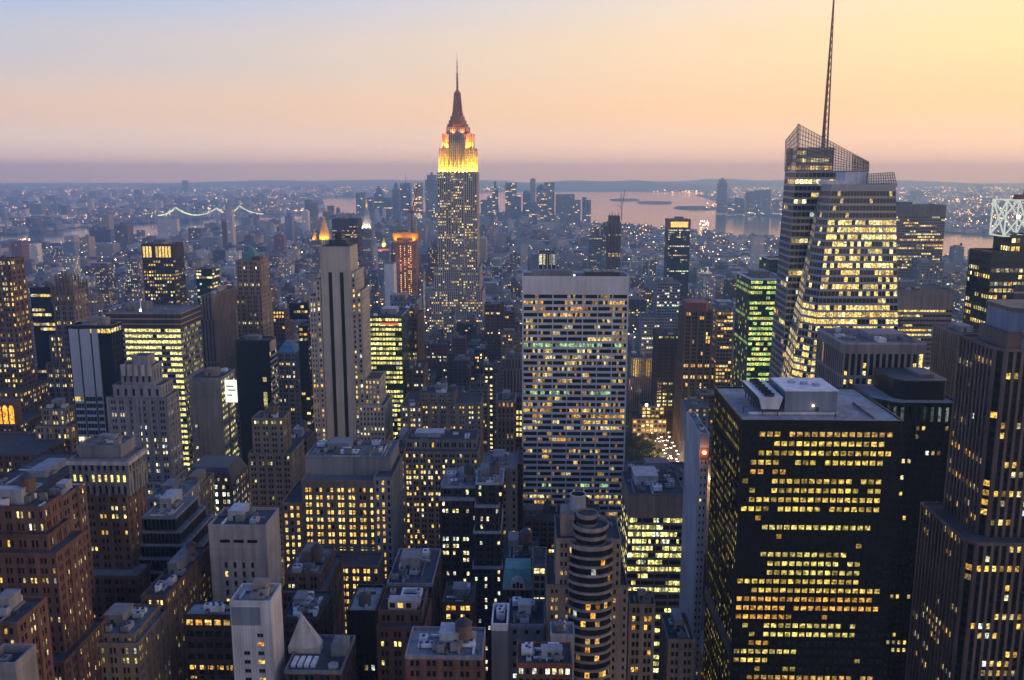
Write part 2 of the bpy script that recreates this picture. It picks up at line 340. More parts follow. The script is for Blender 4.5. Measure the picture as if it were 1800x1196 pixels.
        if tank and W > 5:
            tx, ty, r = x0 + W * g.uniform(.55, .85), y0 + D * g.uniform(.3, .8), min(2.4, W * .14 + .6)
            mb = MB()
            for a in range(4): mb.bar((tx + r * .7 * cos(a * pi / 2 + .8), ty + r * .7 * sin(a * pi / 2 + .8), z), (tx + r * .7 * cos(a * pi / 2 + .8), ty + r * .7 * sin(a * pi / 2 + .8), z + 3), .25, 1)
            fr = mb; mb = MB(); mb.cyl(tx, ty, r, z + 2.9, z + 3 + r * 1.7, 14, 0); tk = s.part('water_tank', mb, ['tank_wood'])
            fr.m = [0] * len(fr.m); s.part('tank_stand', fr, 'dark_steel', tk); mb = MB(); mb.cyl(tx, ty, r * 1.08, z + 3 + r * 1.7, z + 3 + r * 2.5, 14, 0, .05); s.part('tank_roof', mb, 'dark_steel', tk)
    def finish(s, indiv=300, minpx=8.5):
        for (part, mat), mb in s.w.items():
            if mb.f: s.part(part.split('|')[0], mb, mat)
        cand, rest = [], []
        for pts, c in s.win:
            pr_ = [proj(p) for p in pts]
            if indiv and all(pr_) :
                w = max(abs(pr_[1][0] - pr_[0][0]), abs(pr_[3][1] - pr_[0][1])); m = min(abs(pr_[1][0] - pr_[0][0]), abs(pr_[3][1] - pr_[0][1]))
                if w >= minpx and m > 1.5 and -10 < pr_[0][0] < 1810 and -10 < pr_[0][1] < 1206: cand.append((w * m * (1.6 if sum(c) > .1 else 1), pts, c)); continue
            rest.append((pts, c))
        cand.sort(key=lambda t: -t[0])
        for k, (a, pts, c) in enumerate(cand):
            if k >= indiv: rest.append((pts, c)); continue
            ctr = (pts[0] + pts[1] + pts[2] + pts[3]) / 4
            rel = [tuple(round(x, 2) for x in (p - ctr)) for p in pts]; ck = tuple(rel)
            me = PANE.get(ck)
            if me is None: me = PANE[ck] = mesh_of('window', rel, [(0, 1, 2, 3)], ['pane_single'])
            o = bpy.data.objects.new('window', me); COL.objects.link(o); o.parent = s.root; o.location = ctr - s.loc; o.color = (*c, 1)
        if rest:
            mb = MB()
            for pts, c in rest: mb.face(pts, 0, c)
            o = s.part('windows', mb, 'pane_many', attr=True); o['kind'] = 'stuff'
        return s
PANE = {}
SEED = [100]
def start(name, label, tiers, cat='building', group=None):
    SEED[0] += 1
    xl, xr, yt, Y, dep = tiers[-1]; a, b = at(xl, yt, Y), at(xr, yt, Y)
    B = Bld(name, label, cat, ((a.x + b.x) / 2, Y + dep / 2, 0), SEED[0], group); return B
def tierbox(t):
    xl, xr, yt, Y, dep = t; a, b = at(xl, yt, Y), at(xr, yt, Y); return a.x, b.x, Y, Y + dep, (a.z + b.z) / 2
def H(name, label, tiers, st, cat='building', roof='roof_tar', n=4, tank=False, bulk=True, parapet=.9, styles=None, finish=True, indiv=300, ring=None, z0=0.0):
    """a building from its tiers, top one first: (left px, right px, top px, distance, depth)"""
    B = start(name, label, tiers, cat); bx = [tierbox(t) for t in tiers]
    B.boxes = bx
    for i, (x0, x1, y0, y1, z) in enumerate(bx):
        zb = bx[i + 1][4] if i + 1 < len(bx) else z0
        B.prism(rect(x0, x1, y0, y1), zb, z, (styles or {}).get(i, st), parapet=parapet, roof=roof, ring=ring)
        FOOT.append((x0, x1, y0, y1))
    x0, x1, y0, y1, z = bx[0]; B.clutter(x0, x1, y0, y1, z, int(n * 1.7) if y0 < 420 else n, tank, bulk)
    return B.finish(indiv) if finish else B

# ------------------------------------------------------------------ the setting
def sheet(name, pts, z, mat, thick=0.0):
    mb = MB(); mb.face([(x, y, z) for x, y in pts])
    if thick:
        for i in range(len(pts)):
            a, b = pts[i], pts[(i + 1) % len(pts)]; mb.face([(*a, z), (*b, z), (*b, z - thick), (*a, z - thick)])
    o = mb.build(name, [mat]); o['kind'] = 'structure'; return o
FAR = 25000
MANH = [(1500, -2000), (1440, 1400), (1259, 2619), (956, 3353), (643, 3858), (300, 4500), (60, 4900), (-250, 5150), (-800, 5050), (-1350, 4300), (-1850, 2500), (-1500, 0), (-1500, -2000)]
BROOK = [(-2100, -2000), (-2100, 0), (-2500, 2500), (-2200, 4600), (-1540, 6240), (-2400, 9900), (-1500, 10500), (-700, 12600), (-200, 14500), (-200, FAR), (-FAR, FAR), (-FAR, -2000)]
JERSEY = [(2700, -2000), (2350, 3000), (1918, 3938), (1446, 5070), (1357, 6050), (1520, 7000), (1791, 9013), (1950, 11000), (2900, 12300), (3000, FAR), (FAR, FAR), (FAR, -2000)]
sheet('water', [(-FAR, -2000), (FAR, -2000), (FAR, FAR), (-FAR, FAR)], -3.0, 'water')
sheet('ground', MANH, 0, 'asphalt', 3.5)
sheet('land', BROOK, -.6, 'land', 3); sheet('land', JERSEY, -.6, 'land', 3)
# low hills across the bay and behind the far boroughs
def hills(name, x0, x1, y0, depth, hgt, seed, nx=60, ny=8):
    g = random.Random(seed); ph = [(g.uniform(.5, 4), g.uniform(0, 6.3), g.uniform(.3, 1)) for _ in range(6)]
    v, f = [], []
    for j in range(ny + 1):
        for i in range(nx + 1):
            u, w = i / nx, j / ny; s_ = sum(a * (1 + sin(k * 6.3 * u + p)) / 2 for k, p, a in ph) / sum(a for _, _, a in ph)
            e = min(1, u * 9, (1 - u) * 9); v.append((x0 + (x1 - x0) * u, y0 + depth * w, -2.5 + hgt * (.35 + .65 * s_) * sin(pi * min(1, w * .5 + .02)) * e))
    for j in range(ny):
        for i in range(nx): k = j * (nx + 1) + i; f.append((k, k + 1, k + nx + 2, k + nx + 1))
    me = mesh_of(name, v, f, ['hill_land']); [setattr(p_, 'use_smooth', True) for p_ in me.polygons]
    o = bpy.data.objects.new(name, me); COL.objects.link(o); o['kind'] = 'structure'
hills('hills', -800, 3400, 12900, 5000, 150, 1); hills('hills', 1800, 9500, 15500, 6000, 150, 2); hills('hills', -9000, 200, 17000, 6000, 120, 3)
def island(px0, px1, py, seed):
    a, b = at(px0, py, 1000), at(px1, py, 1000)
    k = (CAMZ + 2) / (CAMZ - a.z); Y = 1000 * k; xa, xb = a.x * k, b.x * k; g = random.Random(seed)
    v, f = [((xa + xb) / 2, Y, 14)], []
    for i in range(24):
        t = 2 * pi * i / 24; q = g.uniform(.85, 1.1)
        for rr, z in ((1, -2.9), (.9, 9 * g.uniform(.5, 1.2)), (.5, 12 * g.uniform(.7, 1.2))):
            v.append(((xa + xb) / 2 + cos(t) * rr * q * (xb - xa) / 2, Y + sin(t) * rr * q * 230, z))
    for i in range(24):
        j = (i + 1) % 24
        for r_ in (0, 1): f.append((1 + i * 3 + r_, 1 + j * 3 + r_, 2 + j * 3 + r_, 2 + i * 3 + r_))
        f.append((3 + i * 3, 3 + j * 3, 0))
    o = bpy.data.objects.new('island', mesh_of('island', v, f, ['hill_land'])); COL.objects.link(o); o['kind'] = 'structure'; return (xa + xb) / 2, Y
isl = island(1072, 1126, 352, 1); island(1122, 1180, 357, 2); island(1186, 1262, 366.5, 3)
# the grid of streets: each block is a raised slab of pavement
AVE = [(-700, 24), (-560, 24), (-430, 30), (-300, 24), (-172, 30), (132, 30), (410, 30), (690, 30)]
AX = [(-1000, -712)] + [(AVE[i][0] + AVE[i][1] / 2, AVE[i + 1][0] - AVE[i + 1][1] / 2) for i in range(len(AVE) - 1)] + [(705, 960), (990, 1250)]
ROWS = [(120 + 80.4 * k + 9, 120 + 80.4 * (k + 1) - 9) for k in range(18)]
PARK = (AX[5][0] + 120, AX[5][1], ROWS[7][0] - 2, ROWS[8][1])
for x0, x1 in AX[:9]:
    for y0, y1 in ROWS:
        if abs((x0 + x1) / 2) > y1 * .68 + 90: continue
        mb = MB(); mb.box(x0, x1, y0, y1, 0, .15); mb.build('pavement', ['paving'])['kind'] = 'structure'
mb = MB()
for lane in (-6, -2, 2, 6):
    for k in range(60): mb.box(132 + lane - .08, 132 + lane + .08, 640 + k * 8, 643 + k * 8, 0, .006)
o = mb.build('road_marking', ['lane_paint']); o['kind'] = 'structure'
# haze: one closed box of even air
mb = MB(); mb.box(-FAR - 300, FAR + 300, -2300, FAR + 300, -8, 470, bottom=True)
m = bpy.data.materials.new('haze'); m.use_nodes = True; nt = m.node_tree; nt.nodes.clear()
mo = nt.nodes.new('ShaderNodeOutputMaterial'); pv = nt.nodes.new('ShaderNodeVolumePrincipled')
pv.inputs['Color'].default_value = (.36, .64, 1, 1); pv.inputs['Density'].default_value = 1.45e-4; pv.inputs['Anisotropy'].default_value = 0.65
pv.inputs['Absorption Color'].default_value = (1, 1, 1, 1); nt.links.new(pv.outputs[0], mo.inputs['Volume']); MATS['haze'] = m
hz = mb.build('haze', ['haze']); hz['kind'] = 'stuff'; hz['label'] = 'thin blue evening haze over the whole city'

# ------------------------------------------------------------------ landmark towers
# --- the black glass tower in front, with bare roof and cooling plant
def sc3(c, f): return (c[0] * f, c[1] * f, c[2] * f)
def lit_black(i, r, c, nr, nc, g):
    if i == 3:
        return sc3(g.choice(PAL['gold']), g.uniform(.15, .6)) if g.random() < (.62 if ROWB[r % len(ROWB)][0] < 2 else .12) else (0, 0, 0)
    kind, a, b, col = ROWB[(nr - 1 - r) % len(ROWB)]
    u = c / nc
    if kind == 2: return (0, 0, 0) if g.random() < .9 else tuple(x * .3 for x in col)
    if a <= u <= b: return sc3(col, g.choice((.3, .5, .65, .75, .9))) if g.random() < .93 else (0, 0, 0)
    return tuple(x * .3 for x in col) if g.random() < .12 else (0, 0, 0)
gC, oC, yC = (1, .70, .13), (1, .50, .08), (.96, .78, .20)
ROWB = [(0, .05, .94, (.7, .42, .10)), (0, .16, .86, gC), (0, .06, .92, gC), (0, .08, .92, gC), (1, .04, .3, oC), (0, .18, .86, gC), (0, .18, .86, gC), (0, .02, .9, gC), (0, .0, .9, gC), (2, 0, 0, oC), (0, .1, .82, yC), (2, 0, 1, oC), (2, 0, 0, gC), (0, .1, .68, yC), (0, .16, .8, yC), (0, .16, .8, yC), (0, 0, .8, gC), (0, .1, .95, gC), (0, 0, .95, oC), (0, 0, .95, oC), (1, 0, .34, oC), (0, .16, .8, yC), (0, .18, .8, yC), (1, .1, .2, oC), (0, 0, .4, yC), (0, 0, .2, gC), (2, 0, 0, gC)]
t1 = (1305, 1590, 742, 275, 45)
B = H('black_office_tower', 'black metal tower with rows of yellow windows and a bare flat roof', [t1], S('black_metal', 2.33, 3.16, .74, .5, .3, .18, tb=2.6, litfn=lit_black, mg=.4), 'skyscraper', 'roof_pale', 0, bulk=False, finish=False, parapet=.5)
x0, x1, y0, y1, z = B.boxes[0]
mb = MB(); px0, px1 = x0 + 16, x0 + 33
mb.box(px0, px1, y0 + 10, y0 + 28, z, z + 7.5); mb.box(px0 - .2, px1 + .2, y0 + 9.8, y0 + 28.2, z + 7.5, z + 7.9, 1); mb.box(px0 + 10, px0 + 11.2, y0 + 9.94, y0 + 10, z, z + 2.2, 2)
ph = B.part('penthouse', mb, ['blue_grey', 'white_metal', 'dark_steel'])
mb = MB(); mb.cyl(px0 + 9.2, y0 + 9.7, .28, z + 2.5, z + 2.9, 8); B.part('door_lamp', mb, 'lamp_warm', ph)
for q in range(3):
    mb = MB(); mb.box(px0 + 4 + q * 3.5, px0 + 6 + q * 3.5, y0 + 20 - q * 2, y0 + 22 - q * 2, z + 7.9, z + 8.6); B.part('roof_hatch', mb, 'steel', ph)
mb = MB(); cx0, cx1, cz = x0 + 6.5, x0 + 14.5, z + 2.2                      # cooling tower bank on legs
mb.face([(cx0 + 1.2, y0 + 7, cz), (cx1 - 1.2, y0 + 7, cz), (cx1, y0 + 7, cz + 4), (cx0, y0 + 7, cz + 4)]); mb.face([(cx0 + 1.2, y0 + 31, cz), (cx1 - 1.2, y0 + 31, cz), (cx1, y0 + 31, cz + 4), (cx0, y0 + 31, cz + 4)])
mb.face([(cx0 + 1.2, y0 + 7, cz), (cx0, y0 + 7, cz + 4), (cx0, y0 + 31, cz + 4), (cx0 + 1.2, y0 + 31, cz)], 1); mb.face([(cx1 - 1.2, y0 + 7, cz), (cx1, y0 + 7, cz + 4), (cx1, y0 + 31, cz + 4), (cx1 - 1.2, y0 + 31, cz)], 1)
mb.face([(cx0, y0 + 7, cz + 4), (cx1, y0 + 7, cz + 4), (cx1, y0 + 31, cz + 4), (cx0, y0 + 31, cz + 4)]); mb.face([(cx0 + 1.2, y0 + 7, cz), (cx1 - 1.2, y0 + 7, cz), (cx1 - 1.2, y0 + 31, cz), (cx0 + 1.2, y0 + 31, cz)], 1)
ct = B.part('cooling_tower', mb, ['white_metal', 'dark_steel'])
for q in range(6):
    mb = MB(); fy = y0 + 9 + q * 4; mb.cyl((cx0 + cx1) / 2, fy, 1.7, cz + 4, cz + 4.8, 14, 0, cap=False); mb.cyl((cx0 + cx1) / 2, fy, 1.65, cz + 4.02, cz + 4.3, 14, 1); B.part('fan', mb, ['dark_steel', 'black_metal'], ct)
for q in range(7):
    for xx in (cx0 + 1.4, cx1 - 1.7): mb = MB(); mb.box(xx, xx + .3, y0 + 7 + q * 3.9, y0 + 7.3 + q * 3.9, z, cz); B.part('leg', mb, 'dark_steel', ct)
mb = MB(); bz = z - 82; mb.box(x0 - .5, x0 + .01, y0 + 1, y1 - 1, bz, bz + 4.5); B.part('louvre_band', mb, 'dark_steel')
B.finish(300)
# --- black chamfered tower behind it
t = (1545, 1690, 712, 392, 42); xa, xb, ya, yb, z = tierbox(t)
B = start('dark_office_tower', 'black chamfered tower with scattered lit windows and a dark drum penthouse', [t], 'skyscraper')
pl = [(xa + 9, ya), (xb - 4, ya), (xb, ya + 4), (xb, yb), (xa, yb), (xa, ya + 9)]
B.prism(pl, 0, z - 9, S('black_metal', 2.5, 3.9, .55, .5, .35, .2, lit=.13, full=.03, dark=.35, run=.4, br=.75)); B.prism(pl, z - 9, z, S('black_metal', 3.2, 9, .45, .75, .5, .3, lit=.5, dark=0, br=.10, pal='pale'), roof='roof_pale')
ppl = [(xa + 15, ya + 9), (xb - 4, ya + 9), (xb - 2, ya + 12), (xb - 2, yb - 6), (xa + 11, yb - 6), (xa + 11, ya + 13)]
mb = MB(); mb.prism(ppl, z, z + 8.5); mb.prism(offset(ppl, .25), z + 8.5, z + 9.2, 1); B.part('penthouse', mb, ['black_metal', 'dark_steel'])
mb = MB(); mb.box(xa + 24, xb - 6, ya + 16, yb - 10, z + 9.2, z + 10.4); B.part('skylight', mb, 'roof_gravel'); FOOT.append((xa, xb, ya, yb)); B.finish(200)
# --- finned granite tower filling the right edge
B = Bld('granite_tower', 'dark finned granite tower with octagonal crown cropped by right picture edge', 'skyscraper', (190, 321, 0), 61)
fin = S('pink_granite', 2.7, 3.7, .62, .6, .7, .15, lit=.16, full=.05, dark=.3, run=.55, pal='warm', br=.85, spw='black_metal', core='black_metal')
B.prism([(158, 301), (232, 301), (232, 341), (155, 341), (155, 304)], 0, 130, fin); B.prism([(165, 308), (226, 308), (226, 337), (162, 337), (162, 311)], 130, 199, fin)
B.prism([(167, 312), (176, 312), (176, 333), (167, 333)], 199, 204, S('pink_granite', blank=True))
oc = [(173, 311), (218, 311), (222, 315), (222, 332), (218, 335), (173, 335), (169, 332), (169, 315)]
mb = MB(); mb.prism(oc, 199, 212); mb.prism(offset(oc, .7), 203, 204.2, 1); mb.prism(offset(oc, .5), 212, 213.4, 1); B.part('crown', mb, ['blue_grey', 'pink_granite'])
for q in range(5): mb = MB(); mb.box(176 + q * 4, 178.5 + q * 4, 318, 321, 213.4, 215); B.part('air_handler', mb, 'steel')
FOOT.append((155, 232, 301, 341)); B.finish(300)
# --- white gridded slab in the middle
def lit_grid(i, r, c, nr, nc, g):
    q = nr - 1 - r; s_ = GR.get(q, (.12, PAL['warm'])); base = s_[0] * .8
    k = (q, c // 4)
    if k not in GRS: GRS[k] = GR_R.random() < base
    if GRS[k] and g.random() < .72:
        col = g.choice(s_[1]); f = g.choice((.3, .5, .7, .9, 1)) * (.6 if s_[1] is PAL['green'] else .85); return tuple(x * f for x in col)
    return tuple(x * .25 for x in g.choice(PAL['amber'])) if g.random() < .12 else (0, 0, 0)
GRS = {}; GR_R = random.Random(5); W_, G_, A_ = PAL['warm'], [(.45, .8, .32), (.6, .85, .35), (.3, .6, .28)], PAL['amber']
GR = {0: (.0, W_), 1: (.45, A_), 2: (.5, A_), 3: (.45, A_), 4: (.3, W_), 5: (.25, W_), 6: (.35, W_), 7: (.6, W_), 8: (.85, G_), 9: (.4, W_), 10: (.8, W_), 11: (.3, W_), 12: (.5, W_), 13: (.3, W_), 14: (.2, W_), 15: (.5, A_), 16: (.7, G_), 17: (.1, W_), 18: (.7, A_), 19: (.75, A_), 20: (.7, A_), 21: (.4, W_), 22: (.6, W_), 24: (.3, A_), 26: (.35, A_), 27: (.2, A_), 30: (.55, W_), 31: (.4, A_), 32: (.6, G_), 34: (.75, W_), 35: (.6, A_)}
B = H('white_grid_tower', 'wide pale stone slab tower with horizontal window grid and blank top band', [(918, 1106, 490, 560, 32)],
      S('white_travertine', 9.55, 3.92, .93, .6, .6, .45, litfn=lit_grid, sub=6, tb=9.5, core='black_metal'), 'skyscraper', 'roof_gravel', 0, bulk=False, finish=False, parapet=1.5)
x0, x1, y0, y1, z = B.boxes[0]
mb = MB(); mb.box(x0 + 6, x0 + 32, y0 + 6, y0 + 20, z, z + 4); B.part('plant_room', mb, 'concrete')
mb = MB(); mb.box(x0 + 40, x1 - 5, y0 + 8, y0 + 24, z, z + 3.2); pr_ = B.part('plant_room', mb, 'dark_steel')
for q in range(6): mb = MB(); mb.cyl(x0 + 42 + q * 3.3, y0 + 12, 1.3, z + 3.2, z + 4.6, 10); B.part('fan', mb, 'steel', pr_)
mb = MB(); mb.bar((x0 + 33, y0 + 4, z), (x0 + 33, y0 + 4, z + 11), .3); mb.bar((x0 + 14, y0 + 4, z), (x0 + 14, y0 + 4, z + 7), .25); B.part('mast', mb, 'steel')
mb = MB(); mb.cyl(x0 + 33, y0 + 3, .5, z + 1.4, z + 2.2, 8); B.part('roof_lamp', mb, 'lamp_green'); B.finish(300)
# --- limestone tower with three black stripes
def lit_flank(p): return S('cream_stone', 2.6, 3.6, .45, .55, .35, .28, lit=p, full=.08, dark=.35, run=.6, br=.9)
t = (562, 615, 436, 600, 26); xa, xb, ya, yb, z = tierbox(t)
B = start('striped_limestone_tower', 'tall limestone tower with three black vertical stripes and lit side bays', [t], 'skyscraper')
zs = at(600, 478, 600).z
B.prism(rect(xa, xb, ya, yb), zs, z, S('cream_stone', blank=True)); strp = S('cream_stone', (xb - xa) / 3, 400, .33, .995, 1.2, 1.0, lit=0, mg=1.2, nowin=True, core='black_metal')
B.prism(rect(xa, xb, ya, yb), 0, zs, strp, parapet=0)
for (l_, r_, py) in ((553, 561.9, 494), (541, 552.9, 524), (615.1, 624, 480), (624.1, 634, 515)):
    a, b, zz = at(l_, py, 600).x, at(r_, py, 600).x, at(l_, py, 600).z
    B.prism(rect(a, b, ya + (2 if l_ in (553, 615.1) else 3.5), yb + 6), 0, zz, lit_flank(.22))
for (l_, r_, py, Y, d) in ((634.1, 668, 668, 606, 24), (630, 676, 715, 603, 34)):
    a, b, zz = at(l_, py, Y).x, at(r_, py, Y).x, at(l_, py, Y).z; B.prism(rect(a, b, Y, Y + d), 0, zz, lit_flank(.18))
mb = MB(); mb.box(xa + 5, xb - 4, ya + 6, ya + 18, z, z + 5); mb.box(xa + 3, xb - 2, ya + 5, ya + 19, z, z + 2.2); mb.cyl((xa + xb) / 2 + 1, ya + 9, 2.6, z + 5, z + 9, 14, 0); mb.cyl((xa + xb) / 2 + 1, ya + 9, 2.7, z + 9, z + 10.4, 14, 0, .1); B.part('water_tank', mb, 'dark_steel')
FOOT.append((at(541, 524, 600).x, at(676, 715, 600).x, 600, 637)); B.finish(200, 7)

# --- the floodlit spire tower
EY = 1290; cxE = at(803, 305, EY).x
B = Bld('spire_skyscraper', 'tall stepped skyscraper with yellow floodlit top and needle mast', 'skyscraper', (cxE, EY + 30, 0), 7)
ez = lambda py: at(803, py, EY).z
ew = lambda a, b, py: (at(a, py, EY).x, at(b, py, EY).x)
est = S('cream_stone', 3.0, 3.75, .48, .52, .5, .2, lit=.2, full=.05, dark=.15, run=.35, br=1.1, spw='grey_stone', pair=False, pil=0, course=0)
esl = S('limestone', 2.9, 3.75, .3, .7, .35, .2, lit=0, core='concrete', pair=False, pil=3, course=0)
def eb(a, b, p0, p1, f, d, st, **k):
    l_, r_ = ew(a, b, p1); B.prism(rect(l_, r_, EY + f, EY + d), ez(p0) if p0 else 0, ez(p1), st, **k); return l_, r_
eb(752, 856, None, 556, -9, 66, est); eb(758, 849, 556, 512, -6, 63, est); eb(763, 844, 512, 470, -3, 58, est)
L0, R0 = eb(768, 838.5, 470, 305, 0, 50, est, roof='roof_gravel')
l_, r_ = ew(792, 815, 305); B.prism(rect(l_, r_, EY - 1.2, EY + 4), ez(470), ez(305) + 1, est, parapet=0)
L1, R1 = eb(770.5, 836, 305, 262, 3.0, 46, esl, roof='limestone'); L2, R2 = eb(776, 830.5, 262, 236, 5.5, 42, esl, roof='limestone'); L3, R3 = eb(783, 823, 236, 224, 9, 38, esl, roof='limestone')
l_, r_ = ew(788, 818, 305); B.prism(rect(l_, r_, EY + 1.6, EY + 8), ez(305), ez(248), esl, parapet=0)
mb = MB(); cy_ = EY + 24
ms = [(224, 16), (217, 13.5), (210, 11), (203, 8.6), (197, 7.6)]
for (p0, r0), (p1, r1) in zip(ms[:-1], ms[1:]): mb.prism([(cxE + r0 * cos(a), cy_ + r0 * sin(a)) for a in [pi / 8 + k * pi / 4 for k in range(8)]], ez(p0), ez(p1) - .2, 0)
mb.cyl(cxE, cy_, 6.8, ez(197), ez(165), 16, 0, 4.6); mb.cyl(cxE, cy_, 5.2, ez(165), ez(161), 16, 0); mb.cyl(cxE, cy_, 4.4, ez(161), ez(155), 16, 0, 1.6)
for k in range(4):
    a = k * pi / 2 + pi / 4; c_, s_ = cos(a), sin(a); mb.bar((cxE + 9 * c_, cy_ + 9 * s_, ez(205)), (cxE + 5 * c_, cy_ + 5 * s_, ez(163)), 1.6)
B.part('mooring_mast', mb, 'orange_brick_and_lit_metal')  # floodlight's orange put into the mast's base colour, not its own metal
mb = MB(); mb.cyl(cxE, cy_, 1.5, ez(155), ez(128), 8, 0, 1.1); mb.cyl(cxE, cy_, .75, ez(128), ez(104), 8, 0, .6); mb.cyl(cxE, cy_, .35, ez(104), ez(88), 6, 0, .12)
for p_ in (150, 143, 136, 128, 116): mb.cyl(cxE, cy_, 2.0 if p_ > 127 else 1.2, ez(p_), ez(p_) + 1, 8, 0)
B.part('antenna', mb, 'orange_brick_and_lit_metal')  # antenna shares the orange base colour that paints the floodlight in
for k, (l_, r_, f, d, p_) in enumerate(((L0, R0, 0, 50, 305),)): pass
for k in range(10):
    mb = MB(); mb.box(L2 + (k + .5) * (R2 - L2) / 10 - .4, L2 + (k + .5) * (R2 - L2) / 10 + .4, EY + 3.4, EY + 4.2, ez(262), ez(262) + .7); B.part('floodlight', mb, 'dark_steel')
# the floodlights themselves: rows of lamps on the setback ledges, aimed up the stone
def flood(x, y, z, col, e, dx=0, dy=.28, size=.9, ang=2.3):
    l = bpy.data.lights.new('floodlight', 'SPOT'); o = bpy.data.objects.new('floodlight_beam', l); COL.objects.link(o)
    l.energy = e; l.color = col; l.shadow_soft_size = size; l.spot_size = ang; l.spot_blend = .8; o.parent = B.root
    o.location = V((x, y, z)) - B.loc; o.rotation_euler = V((dx, dy, 1)).to_track_quat('-Z', 'Y').to_euler(); return o
YE, OR_ = (1, .62, .04), (1, .22, .02)
for k in range(10): flood(L0 + 2 + k * (R0 - L0 - 4) / 9, EY + .5, ez(305) + 1.5, YE, 60000); flood(L0 + 2 + k * (R0 - L0 - 4) / 9, EY + .4, ez(305) + 1.5, (1, .52, .03), 520000, 0, .09, .6, .40)
for k in range(5): flood(R0 - .4, EY + 4 + k * 9, ez(305) + 1.5, YE, 90000, -.28, 0); 
for k in range(6): flood(L1 + 2 + k * (R1 - L1 - 4) / 5, EY + 3.5, ez(262) + 1.4, OR_, 130000); flood(L1 + 2 + k * (R1 - L1 - 4) / 5, EY + 3.4, ez(262) + 1.4, OR_, 420000, 0, .12, .6, .5)
for k in range(4): flood(L2 + 2 + k * (R2 - L2 - 4) / 3, EY + 6.5, ez(236) + 1.4, (1, .30, .06), 16000)
for k in range(4):
    a = k * pi / 2 - pi / 4 + .01; flood(cxE + 13 * cos(a), cy_ + 13 * sin(a), ez(222), (1, .34, .12), 130000, -.22 * cos(a), -.22 * sin(a), 1, 1.2)
FOOT.append((cxE - 45, cxE + 45, EY - 12, EY + 70)); B.finish(0)

# --- faceted glass tower with slanted top and spire
YB = 520
B = Bld('faceted_glass_tower', 'faceted glass tower with slanted lattice top, lit floors and tall spire', 'skyscraper', (at(1480, 330, YB).x, YB + 30, 0), 11)
def lit_fac(i, r, c, nr, nc, g):
    q = nr - 1 - r; u = c / nc
    if q < 4: return (.5, .36, .12) if g.random() < .06 else (0, 0, 0)
    p = (.82, .9, .85, .55, .45, .5, .6, .5, .35, .75, .4, .35, .85, .97, .8, .55, .12, .9, .85, .6, .8, .9, .7, .9, .8)[min(q - 4, 24)]
    if i == 4: p = .06 if q < 15 else p * .9
    if i == 5: p = .12
    if g.random() < p: f = g.choice((.5, .8, 1, 1.15, 1.3)); col = g.choice(((1, .76, .24), (1, .70, .18), (1, .82, .36), (1, .62, .16))); return tuple(x * f for x in col)
    return (0, 0, 0)
fst = S('grey_glass_wall', 2.9, 4.1, .92, .66, .22, .16, litfn=lit_fac, core='dark_glass_wall', tb=2)
zt = at(1500, 328, YB).z; X_ = lambda px, py, Y: at(px, py, Y).x
top = [(X_(1462, 328, YB), YB), (X_(1575, 328, YB), YB), (X_(1575, 328, YB) + 3, YB + 42), (X_(1442, 328, YB + 42), YB + 42), (X_(1445, 328, YB + 10), YB + 10)]
bot = [(X_(1412, 760, YB - 4) , YB - 4), (X_(1580, 760, YB), YB - 2), (X_(1580, 760, YB) + 4, YB + 46), (X_(1372, 760, YB + 46) - 6, YB + 46), (X_(1375, 760, YB + 9), YB + 9)]
zb = at(1400, 760, YB).z
def lerp_poly(a, b, t): return [(p[0] + (q[0] - p[0]) * t, p[1] + (q[1] - p[1]) * t) for p, q in zip(a, b)]
B.prism(bot, 0, zb, fst, cap=False, parapet=0); B.prism(bot, zb, zt, fst, top=top, roof='roof_gravel', parapet=1.2)
# rear taller shard
YA = 566; zA0 = at(1402, 262, YA).z; sst = S('grey_glass_wall', 2.9, 4.1, .92, .66, .22, .16, lit=.10, full=.08, dark=.45, run=.75, br=1.05, pal='warm', core='dark_glass_wall', perface=True)
ta = [(X_(1401, 262, YA), YA), (X_(1527, 300, YA), YA), (X_(1527, 300, YA), YA + 30), (X_(1401, 262, YA) + 2, YA + 30)]
ba = [(X_(1366, 700, YA), YA), (X_(1527, 300, YA), YA), (X_(1527, 300, YA), YA + 34), (X_(1366, 700, YA), YA + 34)]
zAl = at(1527, 302, YA).z; hb_ = zAl / zA0; tl = lerp_poly(ba, ta, hb_)
B.prism(ba, 0, zAl, sst, top=tl, parapet=.6, roof='roof_gravel')
ul = [tl[0], (X_(1466, 280, YA), YA), (X_(1466, 280, YA), YA + 30), tl[3]]; ut = [ta[0], ul[1], ul[2], ta[3]]
B.prism(ul, zAl, zA0, S('grey_glass_wall', 3, 4, .9, .5, .22, .16, lit=.2, full=.25, run=.8, core='dark_glass_wall'), top=ut, roof='roof_gravel')
def lattice(pts, nu, nv, w, name):
    """a glazed screen: pane with its grid of mullions"""
    a, b, c, d = [V(p) for p in pts]; mb = MB(); mb.face([a, b, c, d]); gp = B.part(name + '_glass', mb, 'screen_glass')
    mb = MB(); P = lambda u, v: a.lerp(b, u).lerp(d.lerp(c, u), v)
    for i in range(nu + 1): mb.bar(P(i / nu, 0), P(i / nu, 1), w)
    for j in range(nv + 1): mb.bar(P(0, j / nv), P(1, j / nv), w)
    B.part('lattice', mb, 'fin_bronze', gp)
lt, rt = at(1402, 218, YA), at(1527, 285, YA); lb, rb = V((ta[0][0], YA, zA0 - .5)), V((ta[1][0], YA, zA0 - .5))
rb.z = zAl + .3; lb.z = zAl + .3; lb.y = rb.y = YA - .4; lt.y = rt.y = YA - .4
lattice([lb, rb, rt, lt], 26, 10, .26, 'screen')
lattice([lb + V((1, 0, 0)), lb + V((1, 29, 0)), lt + V((1, 29, -9)), lt + V((1, 0, 0))], 10, 9, .28, 'side_screen')
